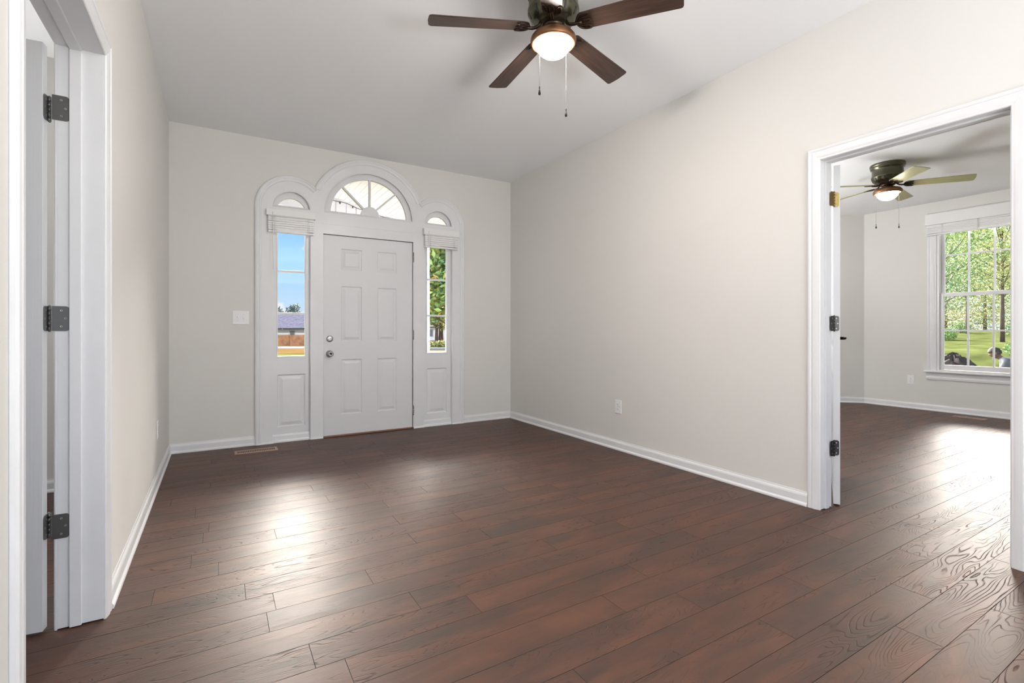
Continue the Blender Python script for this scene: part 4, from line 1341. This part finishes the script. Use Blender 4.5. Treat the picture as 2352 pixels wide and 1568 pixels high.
P1, P2 = Vector((1.30, 6.60, 0)), Vector((2.15, 7.21, 0))
A = P1 - (P2 - P1) * 1.90
B = P1 + (P2 - P1) * 2.71
PZ = 2.80
mb = MB()
poly = [(A.x, D + .15), (3.6, D + .15), (3.6, 8.25), (A.x, A.y)]
mb.grid([[(x, y, PZ) for x, y in poly], [(x, y, PZ + .08) for x, y in poly]], closed=True, caps=True, smooth=False)
for k in range(40):   # bead-board grooves
    x = A.x + .03 + k * .09
    ymax = A.y + (x - A.x) * .7125
    if ymax > D + .3: mb.box(x - .005, x + .005, D + .16, ymax, PZ - .004, PZ)
struct(mb.build('porch_ceiling', M['porch_ceiling']))
dvec = (B - A).normalized(); nv = Vector((-dvec.y, dvec.x, 0))
mb = MB()
q = [A, B, B + nv * .14, A + nv * .14]
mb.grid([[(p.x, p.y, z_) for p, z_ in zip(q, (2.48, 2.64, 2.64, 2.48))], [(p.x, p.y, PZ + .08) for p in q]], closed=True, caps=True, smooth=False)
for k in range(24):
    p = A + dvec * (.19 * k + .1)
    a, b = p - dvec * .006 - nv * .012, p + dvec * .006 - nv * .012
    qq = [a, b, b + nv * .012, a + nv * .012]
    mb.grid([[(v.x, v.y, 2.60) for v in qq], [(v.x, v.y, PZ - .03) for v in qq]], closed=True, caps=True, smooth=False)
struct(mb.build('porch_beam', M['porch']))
sl = empty('string_lights', (A.x + dvec.x * 1.2, A.y + dvec.y * 1.2, PZ - .05), label='dark cable of string lights along the porch beam', cat='string lights')
mb = MB()
pts = []
for i in range(49):
    s_ = 1.2 + i * .06
    p = A + dvec * s_ - nv * .03
    pts.append((p.x - sl.location.x, p.y - sl.location.y, -.02 * math.sin(i / 8 * PI) ** 2 + .02))
mb.tube(pts, .004, 6); mb.build('cable', M['black'], sl)
for i in range(2, 47, 4):
    x, y, z = pts[i]
    mb = MB(); mb.lathe([(.006, z + .004), (.010, z - .004), (.010, z - .018), (.004, z - .03)], (x, y, 0), 10); mb.build('bulb', M['black'], sl)
# porch post with a moulded base
pc = ground_pt(973.5, 7.7, 0)
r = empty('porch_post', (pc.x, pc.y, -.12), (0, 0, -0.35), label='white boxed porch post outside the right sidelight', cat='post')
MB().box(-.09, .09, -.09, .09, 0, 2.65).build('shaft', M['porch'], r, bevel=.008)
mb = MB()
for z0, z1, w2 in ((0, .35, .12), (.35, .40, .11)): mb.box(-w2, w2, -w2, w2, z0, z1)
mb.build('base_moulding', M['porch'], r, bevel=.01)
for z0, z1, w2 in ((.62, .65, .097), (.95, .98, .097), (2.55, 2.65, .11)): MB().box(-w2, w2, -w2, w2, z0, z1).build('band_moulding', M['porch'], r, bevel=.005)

# bedroom side: woodland, mulch pile, worker
def gz(px, t):
    p = ground_pt(px, t, 0); return Vector((p.x, p.y, HZ(p.x, p.y)))
specs = [  # px, t, height, crown radius, leaves, material, label, clear
    (2302, 19, 5.4, 2.1, 17000, 'leaf_mix', 'spreading olive-leaved tree with a dark trunk right of the worker', .42),
    (2222, 25, 6.2, 2.6, 16000, 'leaf_mix', 'airy tree at the middle of the bedroom window view', .36),
    (2160, 18, 4.9, 1.8, 12000, 'leaf_green', 'green tree at the left edge of the bedroom window', .36),
    (2395, 21, 5.6, 2.3, 11000, 'leaf_mix', 'yellowing tree beyond the right jamb of the bedroom window', .38),
    (2262, 36, 7.2, 3.6, 12000, 'leaf_mix', 'olive-green tree farther back between the airy and the spreading tree', .04),
    (2172, 36, 7.0, 3.6, 12000, 'leaf_mix', 'rounded tree far back on the left of the bedroom window view', .04),
    (2336, 38, 7.4, 3.8, 12000, 'leaf_green', 'dark green tree far back on the right of the bedroom window view', .04),
    (2110, 27, 5.8, 2.6, 3800, 'leaf_green', 'green tree beyond the left jamb of the bedroom window', .30)]
for i, (px, t, hgt, cr_, n_, mt_, lb, cl) in enumerate(specs):
    tree(gz(px, t), hgt, .085 if t < 30 else .12, 20, n_, .075 if t < 26 else .14, M[mt_], lb, 100 + i, clear=cl, crown_r=cr_, group='woodland trees beyond the bedroom window')
def mulch_pile():
    c = gz(2190, 13.4)
    mb = MB(); rr = random.Random(9)
    n, m_ = 60, 22
    rows = []
    for j in range(m_):
        f = j / (m_ - 1); rad = 1 - f
        rows.append([(math.cos(2 * PI * i / n) * 1.05 * rad * rr.uniform(.975, 1.025), math.sin(2 * PI * i / n) * 1.0 * rad * rr.uniform(.975, 1.025), -.15 + (1 - rad ** 1.6) * (.98 + .10 * math.sin(5 * math.cos(i * .31) + j * .9)) * rr.uniform(.97, 1.03)) for i in range(n)])
    mb.grid(rows, closed=True, caps=True)
    o = mb.build('mulch_pile', M['mulch']); o.location = c
    tag(o, 'low pile of dark mulch and brush left of the worker', 'mulch pile')
mulch_pile()
for i, (px, t, rad) in enumerate(((2172, 21, .42), (2206, 26, .5), (2336, 22, .45), (2350, 14, .4))):
    shrub(gz(px, t), rad, ['leafy shrub on the bank at the left edge of the bedroom window', 'leafy shrub far up the bank behind the mulch pile', 'leafy shrub behind the worker on the bank',
                           'low shrub at the right edge of the bedroom window'][i], M['leaf_green'], 70 + i, 2200, .06, group='shrubs on the grassy bank')

# the worker outside, stooping, in grey shirt and cap
M['skin'] = mat('skin', (0.085, 0.045, 0.03), 0.55)
M['shirt'] = mat('grey_shirt', (0.060, 0.065, 0.082), 0.8, var=.08, vscale=10)
M['jeans'] = mat('dark_trousers', (0.06, 0.07, 0.11), 0.85)
M['cap'] = mat('dark_cap', (0.014, 0.013, 0.012), 0.7)
M['hair'] = mat('dark_hair', (0.02, 0.015, 0.012), 0.7)
M['boot'] = mat('boot_leather', (0.06, 0.04, 0.03), 0.6)
def make_skin(name, verts, edges, radii, mt, parent, root=0, sub=2):
    bm = bmesh.new()
    lay = bm.verts.layers.skin.verify()
    vs = [bm.verts.new(v) for v in verts]
    for v, r_ in zip(vs, radii):
        v[lay].radius = (r_, r_) if not isinstance(r_, tuple) else r_
    vs[root][lay].use_root = True
    for a, b in edges: bm.edges.new((vs[a], vs[b]))
    me = bpy.data.meshes.new(name); bm.to_mesh(me); bm.free()
    o = bpy.data.objects.new(name, me); C.objects.link(o); o.parent = parent
    sk = o.modifiers.new('skin', 'SKIN'); sk.use_smooth_shade = True; sk.branch_smoothing = .4
    ss = o.modifiers.new('sub', 'SUBSURF'); ss.levels = sub; ss.render_levels = sub
    me.materials.append(mt)
    return o
def worker():
    fx, fy = -.24, .97
    hp = ground_pt(2283, 10.7, 0)
    base = Vector((hp.x - .405 * fx, hp.y - .405 * fy, 0)); base.z = HZ(base.x, base.y)
    # local +x = direction the person faces (image left)
    r = empty('person', base, (0, 0, math.atan2(fy, fx)), label='person in grey shirt and backward-brimmed dark cap stooping outside the bedroom window', cat='person')
    # body: pelvis root
    V = [(-.10, 0, .80), (-.02, 0, .96), (.10, 0, 1.10), (.22, 0, 1.22), (.30, 0, 1.29), (.355, 0, 1.335),   # 0-5 spine to neck top
         (-.09, .10, .76), (.06, .12, .44), (-.05, .13, .10), (.10, .14, .05),                                    # 6-9 left leg
         (-.09, -.10, .76), (-.02, -.12, .43), (-.14, -.13, .10), (.01, -.14, .05),                             # 10-13 right leg
         (.20, .19, 1.20), (.30, .24, .94), (.46, .20, .78), (.22, -.19, 1.20), (.33, -.24, .95), (.50, -.17, .82)]
    E = [(0, 1), (1, 2), (2, 3), (3, 4), (4, 5), (0, 6), (6, 7), (7, 8), (8, 9), (0, 10), (10, 11), (11, 12), (12, 13), (3, 14), (14, 15), (15, 16), (3, 17), (17, 18), (18, 19)]
    RR = [(.13, .15), (.115, .14), (.12, .16), (.115, .15), .062, .055, .095, .065, .045, .04, .095, .065, .045, .04, .062, .044, .028, .062, .044, .028]
    make_skin('body', V, E, RR, M['skin'], r)
    # shirt: slightly larger, ends at the upper arms and waist
    SV = [(-.08, 0, .84), (-.02, 0, .96), (.10, 0, 1.10), (.22, 0, 1.22), (.305, 0, 1.292), (.20, .19, 1.20), (.262, .222, 1.04), (.22, -.19, 1.20), (.285, -.222, 1.05)]
    SE = [(0, 1), (1, 2), (2, 3), (3, 4), (3, 5), (5, 6), (3, 7), (7, 8)]
    SR = [(.150, .172), (.138, .166), (.146, .188), (.146, .185), .082, .094, .080, .094, .080]
    make_skin('shirt', SV, SE, SR, M['shirt'], r)
    TV = [(-.10, 0, .82), (-.09, .10, .76), (.06, .12, .44), (-.045, .13, .13), (-.09, -.10, .76), (-.02, -.12, .43), (-.135, -.13, .13)]
    TE = [(0, 1), (1, 2), (2, 3), (0, 4), (4, 5), (5, 6)]
    make_skin('trousers', TV, TE, [(.135, .16), .108, .078, .062, .108, .078, .062], M['jeans'], r)
    for y, x in ((.13, -.05), (-.13, -.14)):
        mb = MB(); mb.lathe([(.001, 0), (.05, .0), (.052, .05), (.045, .12), (.001, .12)], (x, y, 0), 14)
        rows = [[(x + a, y + w_ * math.cos(t), .0 + max(0, h2 * math.sin(t))) for t in [PI * i / 8 for i in range(9)]] for a, w_, h2 in ((-.05, .045, .09), (.02, .05, .10), (.10, .052, .075), (.17, .045, .055), (.20, .02, .03))]
        mb.grid(rows, caps=True, closed=True)
        mb.build('boot', M['boot'], r)
    # head with face, ears
    hc = Vector((.385, 0, 1.388))
    mb = MB(); bm = mb.bm
    bmesh.ops.create_uvsphere(bm, u_segments=28, v_segments=20, radius=1)
    for v in bm.verts:
        x, y, z = v.co
        k = 1.0 if z > -.1 else 1.0 + .22 * (z + .1)
        px_, py_, pz_ = x * .098 * (k if x > 0 else k * .9), y * .076 * k, z * .118
        if x > .5:
            px_ += .022 * math.exp(-((z + .05) / .16) ** 2 - (y / .16) ** 2)      # nose
            px_ += .008 * math.exp(-((z + .48) / .08) ** 2 - (y / .30) ** 2)      # lips
            px_ -= .010 * math.exp(-((z - .12) / .12) ** 2 - ((abs(y) - .36) / .15) ** 2)   # eye sockets
            px_ += .010 * math.exp(-((z + .82) / .12) ** 2 - (y / .3) ** 2)        # chin
        v.co = (px_, py_, pz_)
    for f in bm.faces: f.smooth = True
    for s in (-1, 1):   # ears
        mt_ = Matrix.Translation((-.005, s * .078, -.005)) @ Matrix.Diagonal((.022, .010, .034, 1))
        bmesh.ops.create_uvsphere(bm, u_segments=10, v_segments=8, radius=1, matrix=mt_)
    tilt = Matrix.Translation(hc) @ Matrix.Rotation(R(24), 4, 'Y')
    bm.transform(tilt); hd = mb.build('head', M['skin'], r)
    for s in (-1, 1):
        mb = MB()
        bmesh.ops.create_uvsphere(mb.bm, u_segments=10, v_segments=8, radius=.009, matrix=tilt @ Matrix.Translation((.082, s * .028, .014)))
        mb.build('eye', M['hair'], hd)
    mb = MB(); bm = mb.bm
    bmesh.ops.create_uvsphere(bm, u_segments=20, v_segments=14, radius=1, matrix=Matrix.Translation((-.012, 0, .008)) @ Matrix.Diagonal((.100, .082, .112, 1)))
    geom = [v for v in bm.verts if v.co.z < -.055 or v.co.x > .035]
    bmesh.ops.delete(bm, geom=geom, context='VERTS')
    bm.transform(tilt); mb.build('hair', M['hair'], r)
    mb = MB(); bm = mb.bm
    bmesh.ops.create_uvsphere(bm, u_segments=28, v_segments=18, radius=1, matrix=Matrix.Translation((-.002, 0, .030)) @ Matrix.Diagonal((.110, .090, .108, 1)))
    bmesh.ops.delete(bm, geom=[v for v in bm.verts if v.co.z < .035], context='VERTS')
    rows = []
    for e_ in (0, 1):   # brim turned to the back
        rows.append([(-.095 * math.cos(t) - .075 * e_ * math.cos(t) ** .5 if math.cos(t) > 0 else 0, .086 * math.sin(t) * (1 - .1 * e_), .040 - .012 * e_) for t in [(-.48 + .96 * i / 16) * PI for i in range(17)]])
    mb.grid(rows)
    bm.transform(tilt)
    for f in bm.faces: f.smooth = True
    cp = mb.build('cap', M['cap'], r); so = cp.modifiers.new('s', 'SOLIDIFY'); so.thickness = .004
    # hands: palm with five separate bent fingers
    for s, wr, ax in ((1, Vector((.46, .20, .78)), Vector((.75, -.15, -.62))), (-1, Vector((.50, -.17, .82)), Vector((.78, .15, -.58)))):
        ax.normalize(); side = Vector((0, 1, 0)); side = (side - ax * side.dot(ax)).normalized(); nrm = ax.cross(side)
        verts = [wr, wr + ax * .045, wr + ax * .085]; edges = [(0, 1), (1, 2)]; rad = [.024, (.032, .018), (.034, .015)]
        for k, ln_ in enumerate((.068, .078, .073, .058)):
            b0 = wr + ax * .088 + side * (.027 - .018 * k)
            i0 = len(verts)
            verts += [b0, b0 + ax * ln_ * .45 - nrm * .010 * s, b0 + ax * ln_ * .78 - nrm * .026 * s, b0 + ax * ln_ * .92 - nrm * .042 * s]
            edges += [(2, i0), (i0, i0 + 1), (i0 + 1, i0 + 2), (i0 + 2, i0 + 3)]
            rad += [.0095, .009, .0085, .0075]
        i0 = len(verts); verts += [wr + ax * .040 + side * .034, wr + ax * .065 + side * .055 - nrm * .010 * s, wr + ax * .088 + side * .060 - nrm * .022 * s]
        edges += [(1, i0), (i0, i0 + 1), (i0 + 1, i0 + 2)]; rad += [.012, .0105, .009]
        make_skin('hand', verts, edges, rad, M['skin'], r, sub=1)
worker()
